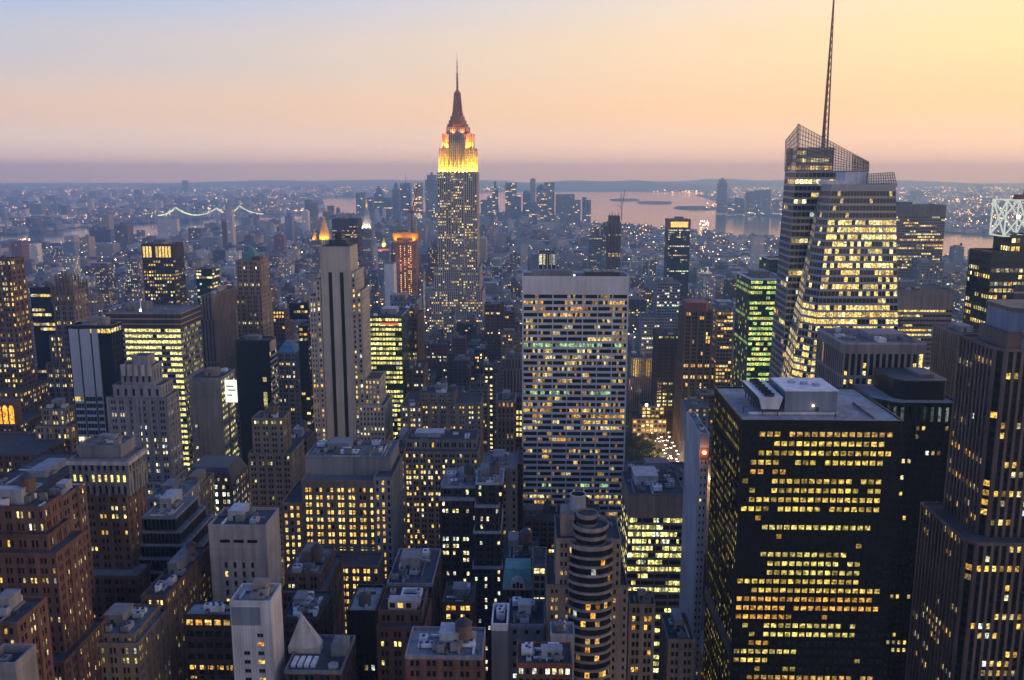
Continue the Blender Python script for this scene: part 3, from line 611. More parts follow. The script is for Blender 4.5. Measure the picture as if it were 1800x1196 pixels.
lattice([rb, rb + V((0, 29, 0)), rt + V((0, 29, 5)), rt], 10, 4, .28, 'side_screen')
p1, p2, p3 = at(1524, 306, YB + 6), at(1567, 303, YB + 6), at(1577, 326, YB + 6)
lattice([V((p1.x, YB + 6, zt)), V((p3.x, YB + 6, zt)), V((p2.x + 1.5, YB + 6, p2.z)), p1], 12, 5, .25, 'front_screen')
mb = MB(); pa, pb = at(1452, 318, YB + 8), at(1500, 318, YB + 8); mb.box(pa.x, pb.x, YB + 8, YB + 22, zt, pa.z); pa, pb = at(1487, 303, YB + 12), at(1524, 303, YB + 12); mb.box(pa.x, pb.x, YB + 12, YB + 30, zt, pa.z); B.part('plant_room', mb, 'white_metal')
sp = at(1450, 245, YA + 8); mb = MB(); zs0, zs1 = zA0 - 2, 367.0
for q in range(22):
    a0, a1 = q / 22, (q + 1) / 22; w0, w1 = 1.7 * (1 - a0) + .25, 1.7 * (1 - a1) + .25; q0, q1 = zs0 + (zs1 - zs0) * a0, zs0 + (zs1 - zs0) * a1
    for k in range(3):
        c0, c1 = cos(k * 2.094), cos((k + 1) * 2.094); s0, s1 = sin(k * 2.094), sin((k + 1) * 2.094)
        mb.bar((sp.x + w0 * c0, sp.y + w0 * s0, q0), (sp.x + w1 * c0, sp.y + w1 * s0, q1), .6 * (1 - a0) + .3); mb.bar((sp.x + w0 * c0, sp.y + w0 * s0, q0), (sp.x + w1 * c1, sp.y + w1 * s1, q1), .22)
B.part('spire', mb, 'orange_brick_and_lit_metal'); FOOT.append((X_(1366, 700, YA), X_(1580, 700, YA), YB - 5, YA + 36)); B.finish(300)  # spire metal coloured orange in place of low sunlight on it

# ------------------------------------------------------------------ towers and blocks on the left
B = H('brick_tower', 'brown brick tower with many lit windows cropped by left picture edge', [(-70, 18, 458, 600, 17), (-90, 40, 690, 588, 34)], S('brown_brick', 2.7, 3.6, .5, .55, lit=.3, full=.12, dark=.2, br=.95), 'skyscraper', n=2, finish=False)
for k in range(6): x0, x1, y0, y1, z = B.boxes[0]; mb = MB(); mb.box(x0 + 4 + k * 5, x0 + 6 + k * 5, y0 + .2, y0 + 2, z + .9, z + 3.5); B.part('merlon', mb, 'brown_brick')
B.finish(0)
H('dark_glass_block', 'dark blue glass block with yellow office bands beside the Gothic crown', [(52, 92, 507, 690, 30)], S('dark_glass_wall', 2.6, 3.9, .92, .55, .2, .15, lit=.12, full=.16, dark=.5, run=.8), n=2)
# Gothic crown
B = H('gothic_tower', 'brown tower with a spiky Gothic crown behind the dark glass block', [(98, 122, 497, 648, 14), (91, 128, 512, 645, 22), (86, 140, 592, 640, 30), (80, 140, 640, 636, 34)],
      S('gothic_stone', 2.6, 3.7, .4, .6, .45, .25, lit=.18, full=.14, dark=.4, run=.6), 'skyscraper', n=0, bulk=False, finish=False, parapet=.5)
for bi, h, nn in ((0, 6, 4), (1, 8, 6)):
    x0, x1, y0, y1, z = B.boxes[bi]
    for k in range(nn + 1):
        for yy in (y0 + .5, y1 - .5):
            mb = MB(); xx = x0 + k * (x1 - x0) / nn; q = rect(xx - .7, xx + .7, yy - .7, yy + .7); mb.prism(q, z - 9, z + h * .35); mb.pyramid(offset(q, .2), z + h * .35, (xx, yy, z + h)); B.part('pinnacle', mb, 'gothic_stone')
x0, x1, y0, y1, z = B.boxes[0]; mb = MB(); mb.pyramid(rect(x0 + 2, x1 - 2, y0 + 2, y1 - 2), z, ((x0 + x1) / 2, (y0 + y1) / 2, z + 9)); B.part('roof_peak', mb, 'gothic_stone'); B.finish(0)
# panelled glass tower
t = (118, 195, 576, 480, 13); x0, x1, y0, y1, z = tierbox(t)
B = start('panelled_glass_tower', 'black glass tower with two pale reflecting panel strips on its front', [t], 'skyscraper')
B.prism(rect(x0, x1, y0, y1), 0, z, S('dark_glass_wall', 3, 3.9, .9, .6, .3, .2, lit=.03, pal='warm', core='dark_glass_wall'), parapet=1.2)
for a, b in ((120, 136), (139, 157), (160, 170)):
    xa, xb = at(a, 580, 479).x, at(b, 580, 479).x
    B.prism(rect(xa, xb, y0 - .9, y0 - .05), 0, z - .8, S('silver_glass', (xb - xa) / 3, 3.9, .94, .66, .12, .08, lit=.12, full=.12, dark=.4, run=.8, pal='lime', core='silver_glass', only=[0], tb=38), parapet=0)
B.clutter(x0, x1, y0, y1, z, 3); B.finish(80); FOOT.append((x0, x1, y0, y1))
# banded yellow block
def lit_band(i, r, c, nr, nc, g):
    if i == 1: return sc3(g.choice(PAL['lime']), g.uniform(.1, .45)) if g.random() < .5 else (0, 0, 0)
    if i == 0:
        u = c / nc
        if .72 < u < .8 and r < nr - 3 and g.random() < .7: return (0, 0, 0)
        return sc3(g.choice(PAL['lime']), g.choice((.9, 1.1, 1.2, 1.3))) if g.random() < (.96 if u > .2 else .35) else (0, 0, 0)
    return (0, 0, 0)
B = H('banded_office_block', 'wide office block with glowing yellow floors and dark striped parapet', [(187, 316, 552, 560, 35)], S('grey_stone', 2.6, 3.75, .95, .52, .35, .3, litfn=lit_band, tb=9), 'building', 'roof_gravel', 5, finish=False)
x0, x1, y0, y1, z = B.boxes[0]
B.ring(rect(x0 - .2, x1 + .2, y0 - .2, y1 + .2), z - 9.4, z + .6, .5, 'dark_brick', 'louvre_band')
for k in range(3): B.ring(rect(x0 - .5, x1 + .5, y0 - .5, y1 + .5), z - .2 - k * 3.4, z + .5 - k * 3.4, .5, 'limestone', 'cornice')
mb = MB(); mb.bar((x0 + 21, y0 + 4, z), (x0 + 21, y0 + 4, z + 9), .5); B.part('mast', mb, 'white_metal'); mb = MB(); mb.cyl(x0 + 21, y0 + 3, .6, z + 1.2, z + 2.4, 8); B.part('roof_lamp', mb, 'beacon_white'); B.finish(150)
# tower with a lit top
B = H('lit_top_tower', 'dark brown tower with glowing yellow top storey beyond the banded block', [(248, 303, 431, 1000, 32)], S('dark_brick', 3, 3.9, .62, .55, .5, .25, lit=.2, full=.08, dark=.25, tb=17, br=1), 'skyscraper', n=2, finish=False)
x0, x1, y0, y1, z = B.boxes[0]; mb = MB()
for k in range(9):
    if k == 3: continue
    c = sc3((1, .68, .16), B.rng.uniform(.6, 1.2)); xx = x0 + 1.5 + k * (x1 - x0 - 3) / 9; mb.face([(xx, y0 - .1, z - 14), (xx + 2.6, y0 - .1, z - 14), (xx + 2.6, y0 - .1, z - 1.5), (xx, y0 - .1, z - 1.5)], 0, c)
o = B.part('crown_window', mb, 'pane_many', attr=True); o['kind'] = 'stuff'; B.finish(0)
H('dark_green_glass_tower', 'small dark green glass tower with lit upper rows beyond the banded block', [(344, 372, 474, 1060, 26)], S('green_glass_wall', 3, 3.9, .85, .55, .25, .2, lit=.3, full=.15, br=1), n=2, indiv=0)
H('slate_block', 'dull purple slab with vertical ribs right of the banded block', [(353, 372, 522, 690, 60), (340, 378, 560, 700, 50)], S('gothic_stone', 3, 40, .4, .96, .5, .3, lit=0), n=2, indiv=0)
H('pale_ribbed_block', 'pale pinkish ribbed block behind the dark blank-fronted tower', [(374, 404, 530, 740, 40)], S('pale_stone', 4, 60, .3, .97, .6, .3, lit=0), n=2, indiv=0)
# green pyramid
B = H('green_pyramid_tower', 'slim stone tower topped by a dark green pyramid roof', [(414, 457, 460, 760, 24), (410, 460, 520, 757, 30)], S('tan_stone', 2.6, 3.7, .42, .55, lit=.2, full=.1, dark=.4, br=.95), 'skyscraper', n=0, bulk=False, finish=False)
x0, x1, y0, y1, z = B.boxes[0]; zp = at(436, 433, 760).z; mb = MB(); mb.pyramid(rect(x0 + 4, x1 - 3, y0 + 3, y1 - 3), z, ((x0 + x1) / 2, (y0 + y1) / 2, zp)); B.part('pyramid_roof', mb, 'copper_green')
mb = MB(); mb.box(x1 - 7, x1 - .5, y0 + 1, y0 + 12, z, z + 4); B.part('bulkhead', mb, 'red_brick'); B.finish(0)
# dark block with checkered side
B = H('blank_dark_block', 'black blank-fronted block with a striped side and one lit column', [(414, 473, 601, 622, 17)], S('dark_glass_wall', 3.0, 3.7, .9, .9, .25, .2, litfn=lambda i, r, c, nr, nc, g: (sc3((1, .82, .35), g.uniform(.4, 1)) if (i == 0 and c == nc - 2 and g.random() < .4) or (i == 1 and g.random() < .12) else (0, 0, 0))), n=2, finish=False)
x0, x1, y0, y1, z = B.boxes[0]
for k in range(38): mb = MB(); mb.box(x1 + .02, x1 + .4, y0 + .3, y1 - .3, z - 12 - k * 3.7, z - 10.4 - k * 3.7, bottom=True); B.part('spandrel_band', mb, 'pale_stone')
mb = MB(); mb.box(x1 + .02, x1 + .3, y0 + 1, y1 - 1, z - 8, z - .5); B.part('sign_panel', mb, 'pale_stone'); B.finish(60)
# blue hipped roof
B = H('blue_roof_tower', 'stone tower with a blue hipped copper roof between two dark towers', [(487, 518, 622, 690, 20), (484, 524, 668, 686, 28)], S('grey_stone', 2.6, 3.7, .45, .55, lit=.12, full=.05), 'building', n=0, bulk=False, finish=False)
x0, x1, y0, y1, z = B.boxes[0]; zp = at(503, 600, 697).z; mb = MB(); mb.prism(rect(x0 - .4, x1 + .4, y0 - .4, y1 + .4), z + .9, zp, 0, rect((x0 + x1) / 2 - 2, (x0 + x1) / 2 + 2, y0 + 7, y1 - 7)); B.part('hipped_roof', mb, 'copper_blue'); B.finish(0)
# grey blank block with the billboard
B = H('blank_grey_block', 'grey block with a windowless front beside the lit billboard', [(331, 388, 667, 530, 26)], S('grey_stone', 3.2, 3.9, .8, .5, lit=.75, full=.4, dark=.1, pal='lime', br=.9, only=[1]), n=2, finish=False)
x0, x1, y0, y1, z = B.boxes[0]; mb = MB(); mb.box(x0 + 5, x1 - .2, y0 - .6, y0 - .05, 0, z - 1.2); B.part('front_panel', mb, 'concrete')
B.win += [([V((x0 + 2 + a, y0 - .1, 70 + b)), V((x0 + 3.4 + a, y0 - .1, 70 + b)), V((x0 + 3.4 + a, y0 - .1, 71.6 + b)), V((x0 + 2 + a, y0 - .1, 71.6 + b))], sc3((1, .82, .4), g_)) for a, b, g_ in ((0, 0, 1), (.3, 12, .8), (0, 20, .9), (.4, 34, .7))]
B.finish(100)
pb = at(406, 688, 524); B2 = Bld('billboard', 'glowing white billboard beside the windowless grey block', 'billboard', (pb.x, 524, 0), 5)
mb = MB(); w, h = 3.6, 7.0; zc = pb.z; mb.box(pb.x - w, pb.x + w, 524, 524.5, zc - h, zc + h, bottom=True); pn = B2.part('panel', mb, 'sign_white')
mb = MB()
for k, (a, b, d) in enumerate(((-.8, .5, .45), (-.5, .8, .1), (-.7, .2, -.35))): mb.box(pb.x + a * w, pb.x + b * w, 523.93, 523.98, zc + d * h - .4, zc + d * h + .4, bottom=True)
B2.part('print_band', mb, 'green_glass_wall')
for sx in (-2.4, 2.4): mb = MB(); mb.box(pb.x + sx - .3, pb.x + sx + .3, 524.6, 525.2, 0, zc + h - .5); B2.part('post', mb, 'dark_steel')
# stepped art-deco tower
B = H('stepped_deco_tower', 'grey setback tower with scalloped crown in front of the banded block', [(231, 259, 629, 457, 9), (211, 268, 646, 455, 12), (198, 284, 680, 453, 15), (190, 292, 702, 451, 17), (188, 298, 850, 446, 26)],
      S('grey_stone', 2.1, 3.4, .46, .55, .4, .28, lit=.2, full=.22, dark=.3, run=.6, br=1.1, pal='pale'), 'skyscraper', n=0, bulk=False, finish=False, styles={0: S('grey_stone', blank=True), 1: S('grey_stone', 3.2, 9, .4, .6, .5, .3, lit=0), 2: S('grey_stone', 4, 8, .35, .6, .5, .3, lit=.02)})
x0, x1, y0, y1, z = B.boxes[1]
for k in range(5): mb = MB(); mb.cyl(x0 + (k + .5) * (x1 - x0) / 5, y0 - .2, 1.3, z - 4.5, z + 1.4, 10); B.part('scallop', mb, 'pale_stone')
x0, x1, y0, y1, z = B.boxes[3]
for k in range(7): mb = MB(); xx = x0 + k * (x1 - x0) / 6; mb.box(xx - .8, xx + .8, y0 - .7, y0 + .1, 0, z + 1.2); B.part('pier', mb, 'grey_stone')
B.finish(150, 6)
# brown tower with corbelled top
B = H('brown_setback_tower', 'brown brick tower with pale arcaded top and lit top row', [(137, 212, 787, 305, 12), (120, 224, 812, 301, 15), (124, 222, 872, 301, 15), (112, 242, 1016, 294, 28)],
      S('brown_brick', 2.1, 3.3, .45, .52, .4, .28, lit=.2, full=.05, dark=.35, br=1.1), 'skyscraper', 'roof_gravel', 3, finish=False,
      styles={0: S('grey_stone', blank=True), 1: S('grey_stone', 2.2, 3.8, .5, .62, .6, .2, pair=False, pil=2, litfn=lambda i, r, c, nr, nc, g: sc3((1, .74, .22), 1.15) if r == nr - 2 and g.random() < .75 else (.0, 0, 0))})
x0, x1, y0, y1, z = B.boxes[1]; B.ring(rect(x0 - .5, x1 + .5, y0 - .5, y1 + .5), z - 1.2, z + .2, .6, 'pale_stone', 'cornice'); B.finish(200)
# dark stepped glass ziggurat
H('glass_ziggurat', 'dark ribbed glass building with stepped terraces below the deco tower', [(250, 309, 912, 312, 22), (248, 317, 937, 310, 26), (246, 325, 960, 308, 30), (244, 335, 984, 306, 34), (242, 343, 1008, 304, 40)],
  S('dark_steel', 1.5, 3.6, .75, .8, .25, .2, lit=.06, full=.04, dark=.3, run=.7, pal='lime', br=.6, core='dark_glass_wall'), roof='roof_gravel', n=2, indiv=120, ring='blue_grey', parapet=.6)
# pale slab with vertical slots
def lit_slot(i, r, c, nr, nc, g): return sc3((1, .72, .22), g.uniform(.7, 1.1)) if i == 0 and g.random() < (.7 if r in (nr - 5, nr - 6) else .08) else (0, 0, 0)
B = H('pale_slotted_building', 'pale stone building with blank top, narrow window slots and plant on its dark roof', [(366, 467, 927, 300, 17)], S('pale_stone', 2.9, 3.6, .36, .62, .5, .3, litfn=lit_slot, tb=13, mg=3.5, only=[0]), n=3, finish=False)
x0, x1, y0, y1, z = B.boxes[0]
for k in range(1, 9): mb = MB(); mb.box(x0 + .2, x1 - .2, y0 - .03, y0 + .02, z - 1.5 - k * 3.6, z - 1.42 - k * 3.6); B.part('cladding_joint', mb, 'grey_stone'); mb = MB(); mb.box(x1 - .02, x1 + .03, y0 + .2, y1 - .2, z - 1.5 - k * 7.2, z - 1.42 - k * 7.2); B.part('cladding_joint', mb, 'grey_stone')
for k in range(3): mb = MB(); mb.box(x0 + 4 + k * 5, x0 + 7.6 + k * 5, y0 - .08, y0 - .02, z - 6, z - 4.8); B.part('louvre', mb, 'black_metal')
B.finish(120)
# white tower in front
B = H('white_tower', 'plain white tower with a few square windows at the bottom', [(404, 475, 1062, 230, 11)], S('white_stone', 40, 40, .01, .01, blank=True), 'building', 'roof_pale', 3, finish=False)
x0, x1, y0, y1, z = B.boxes[0]; mb = MB(); mb.box(x0 + .3, x1 - 3, y0 - .12, y0 - .02, z - 6.5, z - 1); B.part('louvre_panel', mb, 'blue_grey')
wl_ = [(x1 - 4.2, z - 9 - k * 2.75, c) for k, c in enumerate(((0, 0, 0), (1, .4, .08), (0, 0, 0), (1, .62, .14), (0, 0, 0), (.7, .5, .15), (0, 0, 0), (0, 0, 0)))] + [(x0 + 3.2, z - 14.5 - k * 2.75, (0, 0, 0)) for k in range(5)]
for a, b, c in wl_:
    B.win.append(([V((a, y0 - .04, b - 1.1)), V((a + 1.8, y0 - .04, b - 1.1)), V((a + 1.8, y0 - .04, b)), V((a, y0 - .04, b))], c))
    mb = MB(); mb.box(a - .12, a + 1.92, y0 - .2, y0 - .05, b - 1.3, b - 1.12); B.part('sill', mb, 'white_stone')
for k in range(1, 14): mb = MB(); mb.box(x0 + k * (x1 - x0) / 14 - .03, x0 + k * (x1 - x0) / 14 + .03, y0 - .05, y0 + .02, 60, z - 7); B.part('cladding_joint', mb, 'grey_stone')
B.finish(100, 4)
# glowing grid building
def lit_glow(i, r, c, nr, nc, g):
    if i != 0: return (0, 0, 0) if g.random() < .8 else (.5, .28, .05)
    return sc3(g.choice(((1, .60, .14), (1, .66, .18), (1, .52, .10), (1, .74, .28))), g.choice((.7, .95, 1.1, 1.2))) if g.random() < .9 else (0, 0, 0)
B = H('glowing_grid_building', 'tan brick block with tight rows of glowing windows on every floor', [(536, 686, 806, 390, 26), (530, 657, 848, 380, 30)],
      S('tan_stone', 2.5, 3.55, .46, .56, .4, .3, litfn=lit_glow, tb=2), 'building', 'roof_gravel', 6, finish=False, styles={0: S('concrete', blank=True)})
x0, x1, y0, y1, z = B.boxes[1]
B.clutter(*B.boxes[0][:4], B.boxes[0][4], 8, False, False)
a, b = at(657.2, 848, 380).x, at(690, 848, 380).x; B.prism(rect(a, b, 379, 412), 0, z + 2, S('concrete', 2.6, 3.45, .42, .6, .4, .3, litfn=lambda i, r, c, nr, nc, g: sc3((1, .55, .12), .9) if i == 0 and c < nc / 2 and g.random() < .8 else (0, 0, 0)))
a, b = at(495, 887, 378).x, at(529.8, 887, 378).x; B.prism(rect(a, b, 378, 408), 0, at(495, 887, 378).z, S('tan_stone', 2.5, 3.55, .46, .56, .4, .3, litfn=lit_glow))
a, b = at(560, 990, 366).x, at(668, 990, 366).x; B.prism(rect(a, b, 362, 377.8), 0, at(560, 990, 366).z, S('tan_stone', 2.5, 3.55, .46, .56, .4, .3, litfn=lambda i, r, c, nr, nc, g: lit_glow(i, r, c, nr, nc, g) if c / nc > .25 else (0, 0, 0)))
for k in range(3): B.ring(rect(x0 - .15, x1 + .15, y0 - .15, y1), z - 2 - k * 15.2 - 15, z - 1.2 - k * 15.2 - 15, .5, 'concrete', 'string_course')
B.finish(300, 6)
# assorted left blocks
H('tan_brick_tower', 'tan stepped tower with a lit roof edge left of the striped tower', [(442, 497, 738, 480, 16), (436, 512, 800, 478, 28)], S('tan_stone', 2.4, 3.5, .45, .55, lit=.12, full=.08, pal='lime', dark=.4), n=3, tank=True, indiv=60)
B = H('mansard_block', 'low block with dark mansard roof and lit attic windows', [(322, 408, 850, 400, 24)], S('brown_brick', 2.7, 3.7, .5, .55, lit=.6, full=.3, dark=.1, pal='pale', br=1.1), n=0, bulk=False, finish=False)
x0, x1, y0, y1, z = B.boxes[0]; mb = MB(); mb.prism(rect(x0, x1, y0, y1), z, z + 7, 0, rect(x0 + 3, x1 - 3, y0 + 3, y1 - 3)); B.part('mansard_roof', mb, 'dark_steel')
for k in range(6):
    mb = MB(); xx = x0 + 3 + k * (x1 - x0 - 6) / 5; mb.box(xx - .7, xx + .7, y0 + .4, y0 + 2.5, z + .6, z + 2.9); d_ = B.part('dormer', mb, 'dark_steel'); B.win.append(([V((xx - .5, y0 + .36, z + 1)), V((xx + .5, y0 + .36, z + 1)), V((xx + .5, y0 + .36, z + 2.5)), V((xx - .5, y0 + .36, z + 2.5))], (1, .75, .3) if k % 2 else (.4, .3, .1)))
B.finish(120)
H('russet_block', 'russet brick wing stepping down beside the striped limestone tower', [(500, 540, 775, 520, 22), (490, 546, 812, 512, 30)], S('brown_brick', 2.5, 3.5, .42, .55, lit=.08), n=3, tank=True, indiv=0)
B = H('columned_block', 'stone block with roof colonnade under the brick tower, left of the deco tower', [(72, 112, 722, 505, 20), (62, 124, 752, 500, 34)], S('tan_stone', 2.6, 3.6, .45, .7, lit=.12, full=.08, dark=.4), n=2, indiv=50)
# arcaded block with the amber glow
B = H('arcaded_hotel', 'dark brick block with a glowing amber arcade under the edge tower', [(-60, 34, 748, 520, 30), (-90, 70, 800, 470, 40)], S('brown_brick', 2.5, 3.6, .42, .55, lit=.2, full=.05, br=.9), n=3, finish=False, indiv=0)
a, b = at(-30, 712, 522), at(28, 745, 522)
for k in range(5):
    w = (b.x - a.x) / 5; mb = MB(); q0 = a.x + k * w; zb_, zt_ = b.z - 1.5, a.z - 2
    pts = [V((q0 + .5, 521.7, zb_)), V((q0 + w - .5, 521.7, zb_))] + [V((q0 + w / 2 + (w / 2 - .5) * cos(t_), 521.7, zt_ + 1.8 * sin(t_))) for t_ in [pi * j / 6 for j in range(7)]]
    mb.face(pts, 0, (1.5, .55, .05)); B.part('arch_window', mb, 'pane_many', attr=True)
mb = MB(); mb.box(a.x, b.x, 522, 530, B.boxes[0][4] - .5, a.z + 2); B.part('arcade_wall', mb, 'brown_brick'); B.finish(0)
# red-brown building at the lower left
H('red_brick_building', 'big reddish brick building with stepped roofs at lower left corner', [(-60, 76, 895, 243, 10), (-60, 84, 945, 240, 13), (-60, 98, 978, 236, 17), (-60, 112, 1168, 230, 26)], S('red_brick', 1.75, 3.2, .46, .55, .4, .28, lit=.2, full=.06, dark=.25, pal='warm', br=1.1, course=5), n=6, tank=True, indiv=250, ring='red_brick')
H('brick_row_house', 'small brick block in front of the reddish building at left edge', [(-60, 30, 1100, 205, 14)], S('red_brick', 2.2, 3.2, .45, .55, lit=.2), n=2, indiv=60)
B = H('open_roof_box', 'pale concrete roof enclosure at bottom left corner', [(-30, 28, 1180, 175, 8)], S('concrete', blank=True), n=1, bulk=False, parapet=2)
H('rounded_corner_block', 'dark stone block with lit attic rows below the brown setback tower', [(148, 236, 1120, 252, 20), (142, 242, 1136, 250, 26)], S('tan_stone', 1.9, 3.3, .42, .6, lit=.4, full=.15, dark=.25, pal='lime', br=.55), roof='roof_gravel', n=5, indiv=150)
H('long_brick_block', 'long brick block with rows of small lit windows facing the avenue', [(248, 292, 1052, 272, 40)], S('brown_brick', 2.2, 3.3, .42, .55, lit=.35, full=.1, dark=.2, pal='warm', br=.9), n=4, tank=True, indiv=120)
H('hidden_brick_slab', 'dim brick slab with lit windows behind the reddish building', [(62, 108, 880, 272, 16)], S('brown_brick', 2.5, 3.4, .45, .55, lit=.22, br=.9, full=.06), n=3, indiv=60)
H('dark_brick_slab', 'dark brick block with lit windows at the left edge above the reddish building', [(-50, 62, 870, 380, 60)], S('dark_brick', 2.5, 3.5, .45, .55, lit=.14, br=.9, full=.05, pal='amber'), n=4, indiv=0)
H('narrow_stone_block', 'narrow stone block between brown setback tower and glass ziggurat', [(258, 318, 880, 352, 22)], S('grey_stone', 2.5, 3.5, .45, .55, lit=.16), roof='roof_gravel', n=3, indiv=40)
H('alley_stone_block', 'stone block with lit side windows right of the narrow stone block', [(300, 340, 868, 372, 26)], S('tan_stone', 2.4, 3.5, .45, .55, lit=.3, pal='lime'), n=3, indiv=40)
B = H('garden_wing', 'low flat-roofed wing left of the plain white tower', [(322, 408, 1085, 262, 9)], S('dark_brick', 3.2, 4, .7, .5, lit=.22, pal='amber', br=.8), roof='roof_pale', n=2, bulk=False, indiv=40)
# yellow glass block by the striped tower
B = H('yellow_glass_block', 'green-tinted glass block full of yellow windows behind striped limestone tower', [(636, 706, 558, 680, 42)], S('green_glass_wall', 2.6, 3.8, .86, .55, .2, .14, lit=.8, full=.3, dark=.04, run=.5, pal='lime', br=1.1, only=[0]), n=2, finish=False)
x0, x1, y0, y1, z = B.boxes[0]; mb = MB(); mb.box(x1 - 17, x1 - 3, y0 - .5, y0 - .1, z - 6, z - 4.4, bottom=True); B.part('red_sign', mb, 'sign_red'); B.finish(0)

# ------------------------------------------------------------------ middle ground
stone = lambda **k: S('tan_stone', 2.5, 3.6, .45, .55, **k)
def lit_rows(rows, pal, hi=.8, lo=.1, br=1.0):
    def f(i, r, c, nr, nc, g):
        if i != 0: return sc3(g.choice(PAL[pal]), br * .6) if g.random() < lo else (0, 0, 0)
        return sc3(g.choice(PAL[pal]), br * g.choice((.6, .9, 1.1))) if g.random() < (hi if (nr - 1 - r) in rows else lo) else (0, 0, 0)
    return f
H('many_windowed_block', 'wide grey stone block with paired windows, several rows brightly lit', [(712, 838, 776, 508, 24), (710, 841, 797, 500, 34)], S('tan_stone', 2.2, 3.4, .52, .58, .4, .28, litfn=lit_rows({3, 4, 7, 9}, 'warm', .75, .18, 1.15)), roof='roof_tar', n=10, indiv=200)
H('narrow_tan_wing', 'narrow tan wing with bright windows left of the wide grey block', [(686, 711, 790, 503, 34)], S('tan_stone', 2.5, 3.5, .6, .55, .4, .28, litfn=lit_rows({2, 4, 5, 6, 9}, 'warm', .85, .25, 1.1)), n=2, indiv=60)
H('dark_red_block', 'dark red brick block with pale parapets and bright scattered windows', [(775, 845, 858, 395, 26), (772, 838, 880, 390, 32)], S('dark_brick', 2.5, 3.5, .45, .55, .4, .28, litfn=lit_rows({1, 5, 6, 7}, 'pale', .6, .10, 1.1)), roof='roof_pale', n=4, tank=True, indiv=120, ring='pale_stone')
B = H('red_stepped_wing', 'dark red brick wing with white cornices stepping down in three stages', [(836, 884, 852, 388, 20), (834, 878, 892, 384, 24), (832, 881, 938, 381, 27), (830, 884, 1000, 378, 30)], S('dark_brick', 2.3, 3.4, .45, .55, .4, .28, litfn=lit_rows({1, 5, 8, 11, 14}, 'pale', .45, .12, 1.1)), roof='roof_pale', n=2, tank=True, indiv=120, ring='white_stone')
H('tan_cornice_block', 'tan stone block with top cornice left of the white gridded slab', [(846, 908, 826, 452, 30)], S('tan_stone', 3.4, 3.8, .35, .5, lit=.06), roof='roof_gravel', n=6, indiv=60)
H('black_gap_block', 'black narrow block wedged against the white gridded slab', [(909, 919, 818, 470, 30)], S('black_metal', blank=True), n=0, bulk=False)
H('plain_tan_block', 'plain tan block with a few windows and bare party wall above the grey block', [(738, 800, 693, 612, 20), (706, 845, 712, 606, 34)], S('tan_stone', 3.2, 3.7, .32, .42, lit=.2, full=.02, dark=.3), n=6, tank=True, indiv=0)
H('left_tan_block', 'squat tan block with lit upper windows left of the plain tan block', [(704, 740, 716, 596, 9)], S('tan_stone', 2.8, 3.7, .45, .5, lit=.3), n=2, indiv=0)
H('punched_tan_tower', 'tan tower with small square windows and a stepped gable in low blocks', [(838, 852, 672, 722, 8), (824, 858, 686, 716, 22)], stone(lit=.08), n=2, tank=True, indiv=0)
H('column_lit_tower', 'dark tower with one bright column of windows among the low blocks', [(842, 868, 645, 735, 24)], S('dark_brick', 3.4, 3.6, .5, .5, litfn=lambda i, r, c, nr, nc, g: sc3((1, .84, .42), 1.2) if (i == 0 and c >= nc - 2 and g.random() < .85) else (0, 0, 0)), n=2, indiv=0)
B = H('column_front_block', 'slim tan building with columned top left of the white gridded slab', [(873, 905, 706, 640, 24)], S('tan_stone', 3, 5, .4, .7, .6, .4, lit=.08, pal='amber'), n=2, finish=False)
x0, x1, y0, y1, z = B.boxes[0]; B.ring(rect(x0 - .6, x1 + .6, y0 - .6, y1 + .6), z - 1, z + .4, .8, 'limestone', 'cornice'); B.ring(rect(x0 - .4, x1 + .4, y0 - .4, y1 + .4), z - 13, z - 12.2, .6, 'limestone', 'cornice'); B.finish(0)
H('lamp_edge_tower', 'small dark tower with lit windows touching the gridded slab', [(906, 919, 700, 660, 20)], S('dark_brick', 2.6, 4.6, .6, .6, litfn=lambda i, r, c, nr, nc, g: sc3((1, .78, .25), 1.2) if r < nr - 2 and r > nr - 8 else (0, 0, 0)), n=0, bulk=False, indiv=0)
H('arched_rib_block', 'round-topped dark block behind the low roofs left of the slab', [(888, 916, 632, 780, 26), (884, 920, 650, 778, 30)], S('gothic_stone', 3, 30, .4, .95, .4, .3, lit=0), n=1, indiv=0)
H('brown_side_tower', 'brown tower with amber windows right of the yellow glass block', [(708, 728, 546, 740, 30), (690, 734, 560, 734, 42)], S('brown_brick', 2.5, 3.6, .45, .55, lit=.22, pal='amber', br=.9), n=2, tank=True, indiv=0)
H('crenellated_block', 'dark block with lit lower cornice below the orange construction tower', [(686, 732, 532, 800, 40)], S('blue_grey', 2.8, 3.7, .45, .6, litfn=lit_rows({4}, 'pale', .9, .04)), n=3, indiv=0)
H('red_gable_block', 'reddish gabled block with lit top windows right of the yellow glass block', [(712, 744, 650, 690, 30)], S('brown_brick', 2.6, 3.7, .45, .5, litfn=lit_rows({0, 3}, 'pale', .6, .1)), n=2, indiv=0)
H('dark_lit_corner', 'dark glass tower with sparse lit offices left of the striped tower', [(508, 541, 535, 690, 30), (524, 541, 575, 655, 20)], S('dark_glass_wall', 2.8, 3.8, .8, .5, lit=.22, full=.05), n=2, indiv=0)
H('orange_band_block', 'small block with a bright amber top storey right of the green pyramid tower', [(474, 500, 547, 860, 30)], S('brown_brick', 2.6, 3.7, .6, .6, litfn=lit_rows({0, 1}, 'amber', 1, .05, 1.3)), n=1, indiv=0)
